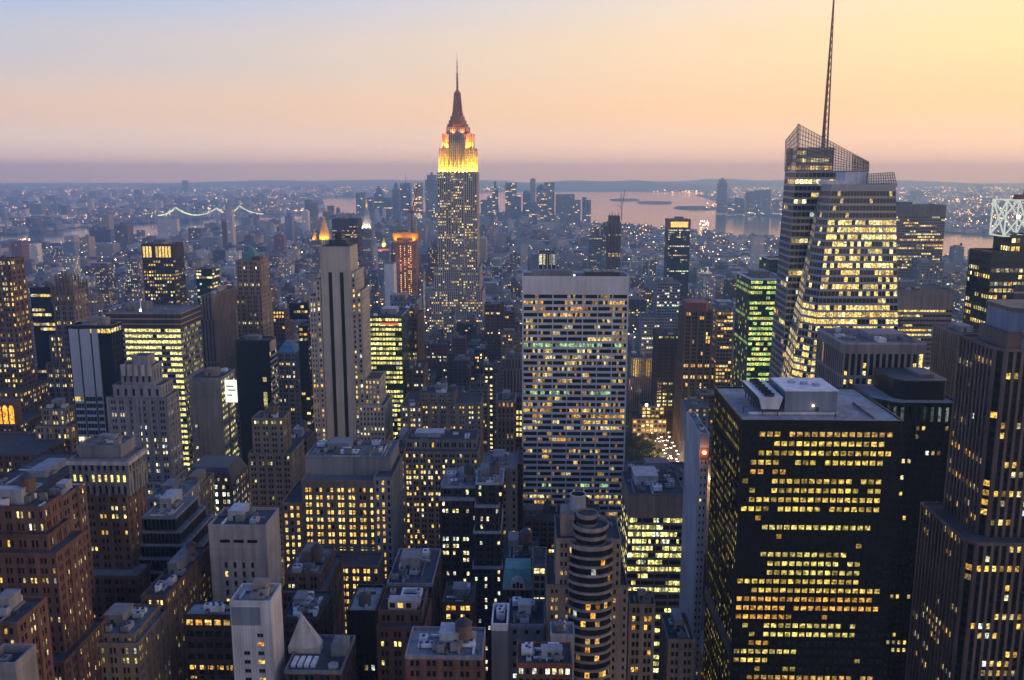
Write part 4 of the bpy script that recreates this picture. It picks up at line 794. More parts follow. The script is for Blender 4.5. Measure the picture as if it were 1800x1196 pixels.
# beyond the white slab
B = H('glass_corner_tower', 'blue glass tower with pale frame standing behind the white slab roof', [(947, 977, 446, 1000, 26)], S('dark_glass_wall', 4, 13, .8, .9, .4, .3, lit=.3, pal='pale'), n=0, bulk=False, finish=False)
x0, x1, y0, y1, z = B.boxes[0]
for k in range(5): mb = MB(); xx = x0 + k * (x1 - x0) / 4; mb.box(xx - .35, xx + .35, y0 - .4, y0 - .02, 0, z); B.part('frame_rib', mb, 'white_metal')
mb = MB(); mb.box(x0 - 8, x0 - .1, y0 + 2, y1, 0, z - 1); B.part('side_slab', mb, 'blue_grey'); B.finish(0)
B = H('construction_tower', 'brown concrete tower under construction with a crane, behind the white slab', [(1071, 1090, 381, 1560, 24), (1069, 1092, 392, 1556, 30)], S('brown_brick', 3, 3.6, .5, .6, lit=.02, tb=1), 'skyscraper', n=0, bulk=False, finish=False)
x0, x1, y0, y1, z = B.boxes[0]
for k in range(4): mb = MB(); mb.box(x0 + k * 5, x0 + 1.2 + k * 5, y0, y0 + 1.2, z, z + 5 + 2 * (k % 2)); B.part('column_stub', mb, 'rust_red')
mb = MB(); mb.bar((x1 + 3, y0 + 5, z - 8), (x1 + 3, y0 + 5, z + 14), 1.2); mb.bar((x1 + 3, y0 + 5, z + 14), (x1 + 8, y0 + 5, z + 46), .9); mb.bar((x1 + 3, y0 + 5, z + 14), (x1 - 4, y0 + 5, z + 20), .9); B.part('crane', mb, 'rust_red'); B.finish(0)
H('twin_slim_tower', 'slim dark rounded tower left of the construction tower', [(1038, 1054, 405, 1620, 20), (1035, 1058, 418, 1616, 28)], S('blue_grey', 3, 3.6, .5, .5, lit=.05), 'skyscraper', n=1, indiv=0)
B = H('orange_crown_tower', 'dark tower with glowing orange crown near the river', [(1175, 1214, 388, 1480, 36)], S('dark_glass_wall', 3, 3.8, .7, .5, lit=.12, pal='pale', tb=14), 'skyscraper', n=1, finish=False)
x0, x1, y0, y1, z = B.boxes[0]; mb = MB(); mb.box(x0 - .4, x1 + .4, y0 - .4, y1 + .4, z - 1, z + 2); mb.box(x0 - .4, x0 + 3, y0 - .4, y0 + 3, z - 14, z - 1); mb.box(x1 - 3, x1 + .4, y0 - .4, y0 + 3, z - 14, z - 1); B.part('crown_frame', mb, 'rust_red')
mb = MB(); mb.face([(x0 + 4, y0 - .2, z - 11), (x1 - 4, y0 - .2, z - 11), (x1 - 4, y0 - .2, z - 2), (x0 + 4, y0 - .2, z - 2)], 0, (1.3, .75, .2)); B.part('crown_window', mb, 'pane_many', attr=True); B.finish(0)
B = H('brown_ribbed_tower', 'brown ribbed tower with red-brown rooftop box beside the avenue', [(1203, 1254, 549, 820, 34), (1198, 1257, 640, 818, 38)], S('brown_brick', 3.2, 3.7, .5, .8, .9, .2, lit=.1, full=.03, spw='gothic_stone', pal='amber'), 'skyscraper', n=0, bulk=False, finish=False)
x0, x1, y0, y1, z = B.boxes[0]; mb = MB(); mb.prism([(x0 + 3, y0 + 4), (x1 - 6, y0 + 4), (x1 - 3, y0 + 8), (x1 - 3, y1 - 3), (x0 + 3, y1 - 3)], z, z + 8); B.part('penthouse', mb, 'rust_red'); B.finish(0)
H('pale_lit_block', 'tan block with bright amber floors between ribbed tower and green glass tower', [(1262, 1290, 548, 860, 40)], S('tan_stone', 3, 3.8, .75, .55, lit=.35, full=.2, pal='amber', br=1.1), n=2, indiv=0)
H('dark_mid_block', 'dark block with three lit clusters left of the brown ribbed tower', [(1156, 1198, 590, 870, 36)], S('dark_brick', 2.8, 3.7, .5, .5, lit=.03, full=.14, pal='lime', run=.8), n=3, indiv=0)
H('ribbed_stone_block', 'pale ribbed stone block with tapering top above the park buildings', [(1108, 1148, 630, 905, 16), (1104, 1156, 665, 900, 30)], S('grey_stone', 2.2, 60, .4, .97, .5, .3, lit=0), n=1, bulk=False, indiv=0)
H('rooftop_lit_block', 'stepped block with glowing terrace lights right of the white slab', [(1155, 1196, 498, 1100, 30), (1128, 1200, 560, 1080, 40)], S('blue_grey', 3, 3.8, .7, .5, litfn=lit_rows({4, 6, 7, 9}, 'pale', .45, .1, 1.3)), n=4, indiv=0)
B = H('park_corner_building', 'small building with bright shop windows and roof lamp facing the park', [(1128, 1168, 716, 868, 26), (1112, 1172, 738, 862, 34)], S('tan_stone', 4.4, 4.2, .7, .6, litfn=lit_rows({0, 1, 2, 4, 6}, 'warm', .62, .2, 1.3)), n=0, bulk=False, finish=False)
x0, x1, y0, y1, z = B.boxes[0]; mb = MB(); mb.cyl(x0 + 5, y0 + 2, 1.2, z + .5, z + 2.6, 10); B.part('roof_lamp', mb, 'lamp_white'); mb = MB(); mb.cyl(x1 - 6, y0 + 1, .7, z + .5, z + 2, 8); mb.cyl(x1 - 4.4, y0 + 1, .6, z - 1, z + .2, 8); B.part('green_lamp', mb, 'lamp_green'); B.finish(0)
H('avenue_corner_block', 'dark blue block with empty front across the avenue from the park', [(1206, 1246, 718, 705, 26)], S('blue_grey', 6, 3.8, .3, .5, lit=.0, only=[0]), roof='roof_gravel', n=3, indiv=0)
# green-lit glass tower and company
gst = S('green_glass_wall', 2.8, 3.8, .93, .55, .15, .1, lit=.8, full=.35, dark=.05, run=.6, pal='green', br=.8, litfn=lambda i, r, c, nr, nc, g: (sc3(g.choice(PAL['green']), g.choice((.5, .8, 1))) if g.random() < (.9 if i == 0 and r % 5 else .4) else (0, 0, 0)) if i == 0 else (sc3(g.choice(PAL['green']), .45) if g.random() < (.75 if (nr - r) in (2, 3, 8, 13) else .14) else (0, 0, 0)), core='green_glass_wall')
H('green_glass_tower', 'dark green glass tower glowing yellow-green left of the faceted tower', [(1320, 1384, 492, 640, 44), ], gst, 'skyscraper', 'roof_gravel', 4, indiv=150, ring='white_metal')
H('green_rear_slab', 'dark green upper slab behind the yellow-green glass tower', [(1352, 1390, 456, 700, 30)], S('green_glass_wall', 2.8, 3.8, .93, .55, .15, .1, lit=.06, full=.1, pal='green', core='green_glass_wall'), n=1, bulk=False, indiv=0, ring='white_metal')
B = H('ribbed_white_block', 'flat block with pale vertical fins and lit lower floors before faceted tower', [(1484, 1628, 606, 432, 42)], S('limestone', 3.05, 12.5, .62, .88, .35, .25, litfn=lit_rows({1, 2, 3, 4, 5, 6}, 'warm', .0, .12, .8), tb=4, core='black_metal'), 'building', 'roof_gravel', 10, finish=False, ring='pale_stone')
x0, x1, y0, y1, z = B.boxes[0]
g = B.rng; n_ = 13; w = (x1 - x0) / 13
for r_ in range(9):
    for c_ in range(13):
        if r_ < 6 and g.random() < (.75 if r_ > 1 else .2): a = x0 + c_ * w + w * .24; zz = z - 20 - r_ * 4.1 + 8; B.win.append(([V((a, y0 + .28, zz)), V((a + w * .52, y0 + .28, zz)), V((a + w * .52, y0 + .28, zz + 2.6)), V((a, y0 + .28, zz + 2.6))], sc3(g.choice(PAL['warm']), .95)))
B.finish(200)
H('grey_slab_skyscraper', 'big dark grey slab with thin lit rows behind the faceted tower', [(1570, 1664, 362, 1255, 40)], S('gothic_stone', 2.6, 3.9, .8, .5, .3, .2, lit=.28, full=.12, dark=.3, run=.8, tb=14, br=1), 'skyscraper', n=3, indiv=0)
H('stepped_grey_tower', 'pale grey stepped tower in front of the dark grey slab', [(1618, 1660, 462, 1120, 26), (1606, 1676, 492, 1116, 34)], S('grey_stone', 2.8, 3.7, .45, .5, lit=.1), n=1, indiv=0)
H('banded_dark_block', 'dark block with long yellow light bands right of the faceted tower', [(1580, 1678, 512, 705, 40)], S('gothic_stone', 2.6, 3.9, .92, .42, .3, .25, lit=.3, full=.2, dark=.2, run=.85, tb=14, br=1.1), n=3, indiv=0)
# billboard tower with the lit truss
B = H('truss_top_tower', 'dark glass tower with a lit white roof truss at right edge', [(1778, 1830, 416, 522, 20), (1744, 1860, 446, 518, 27)], S('dark_glass_wall', 2.7, 3.9, .8, .55, .3, .2, lit=.26, full=.08, dark=.2, run=.65), 'skyscraper', n=2, bulk=False, finish=False)
x0, x1, y0, y1, z = B.boxes[0]; a = at(1771, 352, 524); b = at(1818, 352, 524); zb_ = z
for (p, q) in [((a.x, 524), (b.x, 524)), ((b.x, 524), (b.x, 540)), ((a.x, 540), (b.x, 540)), ((a.x, 524), (a.x, 540))]:
    mb = MB(); A0, A1, B0, B1 = V((*p, zb_)), V((*p, a.z)), V((*q, zb_)), V((*q, a.z))
    for s_, e_ in ((A0, A1), (B0, B1), (A1, B1), (A0, B1), (A1, B0), (A0, B0)): mb.bar(s_, e_, .7)
    B.part('truss_frame', mb, 'truss_glow')  # bars emit by themselves, standing in for light falling on the truss
mb = MB(); mb.cyl((a.x + b.x) / 2 - 1, 523, .9, (zb_ + a.z) / 2, (zb_ + a.z) / 2 + 1.6, 8); B.part('truss_lamp', mb, 'beacon_white', B.root.children[-1])
mb = MB(); mb.cyl(b.x - 2, 530, 1.4, a.z, a.z + 30, 8, 0, .4); mb.box(b.x - 8, b.x + 2, 526, 532, a.z, a.z + 3); B.part('antenna', mb, 'rust_red')
mb = MB(); x0b = B.boxes[1][0]; mb.box(x0b + 14, x0b + 26, 517.2, 517.8, B.boxes[1][4] - 60, B.boxes[1][4] - 18)
for k in range(8): mb.box(x0b + 14, x0b + 26, 517, 517.2, B.boxes[1][4] - 58 + k * 5, B.boxes[1][4] - 57 + k * 5, 1)
B.part('louvre_panel', mb, ['dark_steel', 'steel']); B.finish(120)
H('vertical_slot_building', 'tan stone building with tall window slots left of the granite tower', [(1686, 1736, 590, 452, 30)], S('tan_stone', 3.0, 8, .5, .85, .7, .4, lit=.12, full=.05), n=2, indiv=60)
# white slab and the glass block beside the black tower
B = H('white_thin_slab', 'thin tall white slab with orange-lit top beside the black tower', [(1231, 1247, 766, 352, 34)], S('white_stone', 1.5, 3.3, .42, .42, .3, .2, lit=.05, only=[0], tb=10), 'building', 'roof_pale', 2, finish=False)
x0, x1, y0, y1, z = B.boxes[0]
mb = MB(); mb.box(x0 + .4, x1 - .1, y0 - .2, y0 - .02, z - 10, z - 5.4); B.part('red_panel', mb, 'rust_red'); mb = MB(); mb.cyl((x0 + x1) / 2, y0 - .7, .6, z - 7.6, z - 6.6, 8); B.part('lamp', mb, 'lamp_warm')
l = bpy.data.lights.new('lamp', 'POINT'); l.energy = 900; l.color = (1, .3, .08); l.shadow_soft_size = .6; o = bpy.data.objects.new('lamp_light', l); COL.objects.link(o); o.parent = B.root; o.location = V(((x0 + x1) / 2, y0 - 1.6, z - 7)) - B.loc
mb = MB(); mb.face([(x0 - .05, y0 + .3, 0), (x0 - .05, y1, 0), (x0 - .05, y1, z), (x0 - .05, y0 + .3, z)]); B.part('side_wall', mb, 'white_stone')
for k in range(40): mb = MB(); mb.box(x0 - .1, x0 - .04, y0 + .3, y1, z - 3 - k * 3.3, z - 2.9 - k * 3.3); B.part('cladding_joint', mb, 'grey_stone')
B.finish(60)
H('lit_glass_block', 'low glass block with bright yellow bays and tan roof screen', [(1104, 1206, 872, 418, 34)], S('tan_stone', 6.8, 3.75, .93, .62, .3, .2, lit=.3, full=.22, dark=.3, run=.75, pal='lime', br=1.15, tb=11, sub=6, core='green_glass_wall'), 'building', 'roof_tar', 5, indiv=200, ring='tan_stone')
H('flat_dark_roof_block', 'dark flat-roofed block between the park and the lit glass block', [(1104, 1212, 836, 480, 22)], S('blue_grey', 3, 4, .6, .5, lit=.04), roof='roof_tar', n=14, bulk=True, indiv=0)

# --- curved apartment tower in the foreground
CY = 275; xc = at(1038, 960, CY).x
B = Bld('curved_apartment_tower', 'beige apartment tower with bowed balcony front and round rooftop drum', 'skyscraper', (xc, CY + 12, 0), 31)
zz = lambda py: at(1038, py, CY).z
flank = S('tan_stone', 2.4, 3.05, .34, .5, .35, .28, lit=.16, full=0, dark=.25, pal='amber', br=.75)
xa, xb = at(977, 955, CY).x, at(1092, 955, CY).x; xa2, xb2 = at(960, 1032, CY).x, at(1104, 1032, CY).x
B.prism(rect(xa, xb, CY, CY + 20), zz(1032), zz(952), flank); B.prism(rect(xa2, xb2, CY - .5, CY + 24), 0, zz(1032), flank)
bow = [(xc + 7.4 * cos(t), CY - .2 + 5.6 * sin(t)) for t in [pi + pi * k / 14 for k in range(15)]]
bow[0] = (bow[0][0], CY + 2); bow[-1] = (bow[-1][0], CY + 2)
B.prism(bow, 0, zz(955), S('limestone', 1.1, 3.05, .97, .70, .3, .25, lit=.04, full=0, dark=.3, pal='amber', br=.8, core='dark_glass_wall', nopier=True), parapet=1.0)
nf = int((zz(955)) / 3.05)
for k in range(14, nf): B.ring(offset(bow, .25), k * zz(955) / round(zz(955) / 3.05) - .28, k * zz(955) / round(zz(955) / 3.05) + .28, .45, 'limestone', 'balcony_slab')
cr = [(xc + 5.6 * cos(2 * pi * k / 20), CY + 2.2 + 5.6 * sin(2 * pi * k / 20)) for k in range(20)]
B.prism(cr, zz(955) - .2, zz(928), S('limestone', 1.8, 2.6, .97, .55, .25, .2, lit=0, core='dark_glass_wall', nopier=True), parapet=0, roof='roof_tar'); B.ring(offset(cr, .5), zz(928), zz(928) + 1.1, .3, 'limestone', 'crown_ring')
cr2 = [(xc - 1 + 3.6 * cos(2 * pi * k / 20), CY + 3.4 + 3.6 * sin(2 * pi * k / 20)) for k in range(20)]; B.prism(cr2, zz(928), zz(910), S('limestone', 1.8, 2.6, .97, .5, .25, .2, lit=0, core='dark_glass_wall', nopier=True), parapet=.5, roof='roof_tar')
mb = MB(); q0, q1 = at(986, 905, CY + 4).x, at(1010, 905, CY + 4).x; mb.box(q0, q1, CY + 4, CY + 14, zz(952), at(1000, 905, CY + 4).z); B.part('lift_tower', mb, 'tan_stone')
mb = MB(); tx, r_ = at(1016, 880, CY + 9).x, 2.7; z0_, z1_ = at(1016, 925, CY + 9).z, at(1016, 868, CY + 9).z
mb.cyl(tx, CY + 9, r_, z0_ - 6, z1_, 22, 0, cap=False); mb.cyl(tx, CY + 9, r_ - .3, z1_ - 5, z1_, 22, 1, cap=False); mb.cyl(tx, CY + 9, r_ - .3, z1_ - 5, z1_ - 4.6, 22, 1)
for k in range(22):
    t, t2 = 2 * pi * k / 22, 2 * pi * (k + 1) / 22; mb.face([(tx + q * cos(t_), CY + 9 + q * sin(t_), z1_) for q, t_ in ((r_, t), (r_, t2), (r_ - .3, t2), (r_ - .3, t))], 2)
B.part('exhaust_drum', mb, ['steel', 'dark_steel', 'white_metal']); B.clutter(xa, xb, CY + 10, CY + 20, zz(952), 5, bulk=False); FOOT.append((xa2, xb2, CY - 7, CY + 24)); B.finish(200, 6)

# ------------------------------------------------------------------ foreground roofs
H('tan_parapet_tower', 'narrow tan tower with amber top windows right of the curved tower', [(1106, 1152, 1066, 290, 10)], S('tan_stone', 1.9, 3.3, .5, .62, .35, .25, litfn=lit_rows({1, 2}, 'amber', .85, .03, .9)), n=2, indiv=80)
H('low_tan_house', 'low dim building between narrow tan tower and white thin slab', [(1174, 1222, 1128, 300, 20)], S('tan_stone', 2.4, 3.4, .45, .55, lit=.15, pal='amber'), n=4, indiv=40)
B = H('brick_courtyard_block', 'red brick block with skylight frame and lit roof terrace in lower middle', [(664, 742, 1078, 262, 16), (662, 746, 1108, 258, 20)], S('red_brick', 2.1, 3.3, .42, .55, .35, .25, litfn=lit_rows({1, 6, 7, 9, 12}, 'lime', .45, .05, 1.1)), roof='roof_tar', n=2, bulk=False, finish=False)
x0, x1, y0, y1, z = B.boxes[0]
mb = MB(); mb.box(x0 + 3, x1 - 2, y0 + 2, y0 + 6, z, z + 3.2); B.part('dormer_house', mb, 'pale_stone')
for k in range(3): a = x0 + 3.6 + k * 2.6; B.win.append(([V((a, y0 + 1.96, z + .8)), V((a + 1.7, y0 + 1.96, z + .8)), V((a + 1.7, y0 + 1.96, z + 2.5)), V((a, y0 + 1.96, z + 2.5))], (1, .6, .15) if k == 1 else (0, 0, 0)))
mb = MB(); a, b = x0 + 6, x1 - 1.5
for (p, q, r_, s_) in ((a, b, y0 + 9, y0 + 9.6), (a, b, y0 + 14, y0 + 14.6), (a, a + .6, y0 + 9.6, y0 + 14), (b - .6, b, y0 + 9.6, y0 + 14)): mb.box(p, q, r_, s_, z, z + 1.6)
B.part('skylight_kerb', mb, 'white_metal'); B.finish(120)
H('brick_rear_roof', 'wide dark roof of brick building behind the brick courtyard block', [(680, 760, 1030, 292, 30)], S('dark_brick', 2.2, 3.4, .45, .55, lit=.2, pal='pale'), roof='roof_tar', n=6, indiv=40, ring='grey_stone')
B = H('black_slim_building', 'black narrow building with a round dark roof tank', [(610, 660, 1078, 258, 18)], S('black_metal', 1.9, 3.4, .5, .55, .3, .2, lit=.08, full=.06, pal='lime'), roof='roof_pale', n=0, bulk=False, finish=False)
x0, x1, y0, y1, z = B.boxes[0]; mb = MB(); mb.cyl((x0 + x1) / 2, y0 + 6, 2, z, z + 3.6, 16); mb.cyl((x0 + x1) / 2, y0 + 6, 2.05, z + 3.6, z + 4.4, 16, 0, .2); B.part('water_tank', mb, 'dark_steel'); B.finish(60)
H('terrace_block', 'low block with two pale roof terraces at bottom middle', [(712, 848, 1158, 226, 16)], S('red_brick', 2.3, 3.2, .42, .55, lit=.12, pal='lime'), roof='roof_pale', n=8, bulk=True, tank=True, indiv=60, ring='grey_stone')
H('terrace_link', 'dark brick link between pale roof terraces and gabled house', [(752, 806, 1142, 243, 10)], S('dark_brick', 2.3, 3.2, .42, .55, lit=.05), roof='roof_pale', n=3, indiv=0)
# sharp white gables
pg = at(538, 1136, 232); B = start('white_gable_house', 'building with a sharp white pyramid gable at bottom', [(500, 600, 1184, 230, 20)])
x0, x1, y0, y1, z = tierbox((500, 600, 1184, 230, 20)); B.prism(rect(x0, x1, y0, y1), 0, z, S('dark_brick', 2.4, 3.3, .45, .55, lit=.1), roof='roof_tar', ring='grey_stone')
a, b, ap = at(506, 1138, 240), at(562, 1138, 240), at(530, 1078, 242)
mb = MB(); mid = V(((a.x + b.x) / 2 - .4, 239.2, a.z)); mb.face([a, mid, ap]); mb.face([mid, b, ap]); mb.face([a, V((a.x, 244, a.z)), ap]); mb.face([b, V((b.x, 244, b.z)), ap]); mb.box(a.x, b.x, 240.4, 244, z, a.z - .02); B.part('gable', mb, 'white_stone')
for k in range(4): mb = MB(); mb.box(x0 + 1 + k * 1.9, x0 + 2.3 + k * 1.9, y0 + 3, y0 + 8, z, z + .8); B.part('skylight', mb, 'white_metal')
mb = MB(); mb.cyl(x1 - 3, y0 + 3, 1.5, z, z + 1.2, 16); B.part('roof_drum', mb, 'roof_pale')
mb = MB(); mb.box(x1 - 5, x1 - .5, y0 + 9, y0 + 15, z, z + 3.5); mb.pyramid(rect(x1 - 3, x1 - .7, y0 + 9, y0 + 11), z + 3.5, (x1 - 1.2, y0 + 10, z + 7)); B.part('stair_house', mb, 'grey_stone'); FOOT.append((x0, x1, y0, y1)); B.finish(60)
H('tan_midblock_house', 'brown block with grey roof plant right of pale slotted building', [(500, 562, 1012, 318, 26), (492, 570, 1046, 314, 34)], S('brown_brick', 2.3, 3.4, .45, .55, lit=.05), roof='roof_gravel', n=6, tank=True, indiv=0)
H('plant_roof_block', 'low roof crowded with pale ducts behind the white gable house', [(494, 560, 1092, 270, 20)], S('dark_brick', 2.3, 3.4, .45, .55, lit=.04), roof='roof_tar', n=12, indiv=0)
B = H('copper_mansard_house', 'small house with green copper roof and pale arched gable', [(884, 936, 1036, 300, 14)], S('red_brick', 2.6, 3.6, .45, .6, lit=.05), n=0, bulk=False, finish=False, ring='pale_stone')
x0, x1, y0, y1, z = B.boxes[0]; mb = MB(); mb.prism(rect(x0, x1, y0, y1), z, z + 6, 0, rect(x0 + .6, x1 - .6, y0 + 4, y1 - 1)); B.part('copper_roof', mb, 'copper_green'); xm = (x0 + x1) / 2
mb = MB(); pts = [(xm - 2.6, y0 - .1, z), (xm + 2.6, y0 - .1, z)] + [(xm + 2.6 * cos(t), y0 - .1, z + 2 + 2.6 * sin(t)) for t in [pi * j / 8 for j in range(9)]]; mb.face(pts); mb.face([(p[0], p[1] + 1.6, p[2]) for p in pts])
for i in range(len(pts)): p, q = pts[i], pts[(i + 1) % len(pts)]; mb.face([p, q, (q[0], q[1] + 1.6, q[2]), (p[0], p[1] + 1.6, p[2])])
B.part('arched_gable', mb, 'pale_stone'); B.win += [([V((xm + d - .5, y0 - .2, z + .5)), V((xm + d + .5, y0 - .2, z + .5)), V((xm + d + .5, y0 - .2, z + 2.8 - abs(d) * .4)), V((xm + d - .5, y0 - .2, z + 2.8 - abs(d) * .4))], (0, 0, 0)) for d in (-1.3, 0, 1.3)]
B.finish(60, 5)
H('dark_rear_roof', 'dark brick block with lit attic strip behind the green copper roof', [(884, 946, 985, 322, 20)], S('dark_brick', 2.3, 3.4, .45, .55, litfn=lit_rows({3}, 'green', .4, .03, .6)), roof='roof_tar', n=4, tank=True, indiv=0)
H('bright_window_house', 'tan house with four large bright windows left of the curved tower', [(936, 962, 998, 298, 16)], S('tan_stone', 2.3, 2.8, .8, .72, litfn=lit_rows({0, 4, 5}, 'pale', .8, .05, 1.2)), roof='roof_tar', n=1, bulk=False, indiv=40)
H('framed_roof_block', 'grey block with white steel roof frame beside the amber alley light', [(864, 892, 1108, 262, 14)], S('concrete', blank=True), roof='roof_tar', n=3, indiv=0, ring='white_metal', parapet=2.2)
H('blue_roof_shed', 'flat dark blue roof left of the curved tower base', [(893, 958, 1102, 272, 18)], S('blue_grey', 4, 4, .3, .4, lit=.1), roof='roof_tar', n=3, indiv=0)
H('arched_lit_house', 'dark building with two arched amber windows behind the terraces', [(778, 832, 1062, 300, 16)], S('brown_brick', 2.4, 3.4, .55, .55, litfn=lit_rows({0, 2}, 'amber', .7, .05, 1.1)), roof='roof_tar', n=3, indiv=30)
H('bottom_red_shop', 'red-roofed building with lit ground strip under the curved tower', [(908, 1006, 1172, 232, 12)], S('red_brick', 2.0, 3.2, .6, .6, litfn=lit_rows({0}, 'pale', .7, .05, 1.1)), roof='roof_tar', n=4, bulk=True, indiv=40, ring='rust_red')
H('pale_plant_roof', 'small pale plant roof at the foot of the curved tower', [(968, 1010, 1120, 258, 8)], S('white_stone', blank=True), roof='roof_pale', n=3, indiv=0)
H('lower_left_court', 'dark courtyard building with amber string of shop lights at bottom left', [(330, 404, 1166, 262, 20)], S('dark_brick', 1.6, 3.2, .8, .5, litfn=lit_rows({0}, 'amber', .95, .05, 1.2)), roof='roof_tar', n=1, bulk=False, indiv=40)

# ------------------------------------------------------------------ the hazy middle distance
B = H('gold_pyramid_tower', 'floodlit gold pyramid roof peeking out left of the striped tower', [(548, 582, 424, 1800, 30)], S('limestone', 3, 3.8, .4, .5, lit=.15), 'skyscraper', n=0, bulk=False, finish=False)
x0, x1, y0, y1, z = B.boxes[0]; zp = at(567, 380, 1800).z; xm = at(567, 400, 1800).x; mb = MB(); q = [(xm + 11 * cos(a), y0 + 15 + 11 * sin(a)) for a in [pi / 8 + k * pi / 4 for k in range(8)]]
mb.prism(q, z, z + 8); mb.pyramid(offset(q, .5), z + 8, (xm, y0 + 15, zp)); B.part('gold_roof', mb, 'gold_roof')
mb = MB(); mb.pyramid(rect(x0, x0 + 9, y0, y0 + 9), z, (x0 + 4.5, y0 + 4.5, z + 22)); B.part('corner_turret', mb, 'gold_roof')
for dx in (-9, 0, 9): flood(xm + dx, y0 + .5, z + 1.5, (1, .55, .08), 26000, 0, .5, 1, 2.2)
flood(x0 + 4, y0 - 3, z + 2, (1, .4, .12), 9000, 0, .5, 1, 2.2); B.finish(0)
H('brown_flat_tower', 'flat-topped dark brown tower with lit band right of the gold pyramid', [(583, 629, 386, 1700, 40)], S('dark_brick', 3, 3.8, .7, .5, lit=.1, full=.1, pal='amber', tb=12), 'skyscraper', n=1, indiv=0)
B = H('white_lantern_tower', 'slim tower with floodlit white pointed clock-tower top', [(636, 652, 404, 2050, 22)], S('grey_stone', 3, 3.8, .4, .5, lit=.05), 'skyscraper', n=0, bulk=False, finish=False)
x0, x1, y0, y1, z = B.boxes[0]; zp = at(643, 346, 2050).z; xm = (x0 + x1) / 2; mb = MB(); mb.prism(rect(x0, x1, y0, y1), z, z + 42, 0, rect(xm - 4, xm + 4, y0 + 7, y0 + 15)); mb.cyl(xm, y0 + 11, 3.4, z + 42, z + 52, 10); B.part('pointed_roof', mb, 'white_stone')
mb = MB(); mb.cyl(xm, y0 + 11, 3.2, z + 52, zp, 10, 0, .3); B.part('lantern', mb, 'gold_roof')
for dx in (-9, 0, 9): flood(xm + dx, y0 - 3, z + 1, (1, .9, .72), 42000, 0, .35, 1, 1.6)
flood(xm, y0 + 4, z + 50, (1, .6, .12), 7000, 0, .5, 1, 1.6); B.finish(0)
B = H('orange_construction_tower', 'unfinished orange tower with strings of work lights and yellow crane deck', [(694, 731, 424, 1480, 30)], S('orange_brick_and_lit_metal', 3.4, 3.5, .5, .5, .5, .35, litfn=lambda i, r, c, nr, nc, g: sc3((1, .5, .14), 1.6) if (c in (2, 4, 6, 7) and i == 0 and r < nr - 2 and g.random() < .85) else ((.22, .09, .03) if g.random() < .4 else (0, 0, 0)), core='brown_brick'), 'skyscraper', n=0, bulk=False, finish=False)
x0, x1, y0, y1, z = B.boxes[0]; mb = MB(); mb.box(x0 - 3, x1 + 4, y0 - 2, y0 + 2, z + 6, z + 13); mb.box(x0 - 3, x0 + 3, y0 - 2, y0 + 2, z, z + 6); mb.box(x1 - 5, x1 + 4, y0 - 2, y0 + 2, z, z + 6); mb.box(x0 - 3, x1 + 4, y1 - 2, y1, z, z + 13); B.part('climbing_deck', mb, 'yellow_steel')
mb = MB(); cxx = at(724, 420, 1480).x; mb.bar((cxx, y0 + 5, z + 10), (cxx, y0 + 5, z + 50), 1.8); mb.bar((cxx, y0 + 5, z + 48), (cxx + 12, y0 + 5, z + 96), 1.4); mb.bar((cxx, y0 + 5, z + 50), (cxx - 9, y0 + 5, z + 58), 1.6); mb.box(cxx - 6, cxx + 4, y0 + 4, y0 + 6, z + 46, z + 50); B.part('crane', mb, 'rust_red')
flood(x0 + 4, y0 - 8, z + 1, (1, .5, .1), 14000, .3, .8, 1, 2.5); flood(x1 - 4, y0 - 8, z + 1, (1, .5, .1), 14000, -.3, .8, 1, 2.5); flood((x0 + x1) / 2, y0 - 26, z - 40, (1, .5, .2), 9000, 0, 1.2, 2, 2.6); B.finish(0)
H('pale_blank_slab', 'pale blank-walled slab left of the orange construction tower', [(675, 692, 465, 1380, 26)], S('white_travertine', blank=True), n=1, indiv=0)
B = H('green_dome_tower', 'tower with a glowing yellow-green dome and red sign', [(664, 684, 436, 1700, 20)], S('blue_grey', 3, 3.8, .5, .5, lit=.12), n=0, bulk=False, finish=False)
x0, x1, y0, y1, z = B.boxes[0]; mb = MB(); mb.cyl((x0 + x1) / 2, y0 + 8, 5, z, z + 9, 12); mb.cyl((x0 + x1) / 2, y0 + 8, 5, z + 9, z + 20, 12, 0, 1); B.part('dome', mb, 'limestone'); mb = MB(); mb.box(x0 + 1, x1 - 1, y0 - .5, y0, z - 5, z - 2); B.part('red_sign', mb, 'sign_red')
flood((x0 + x1) / 2, y0 - 3, z + 1, (.75, 1, .25), 60000, 0, .5, 1, 2.2); B.finish(0)
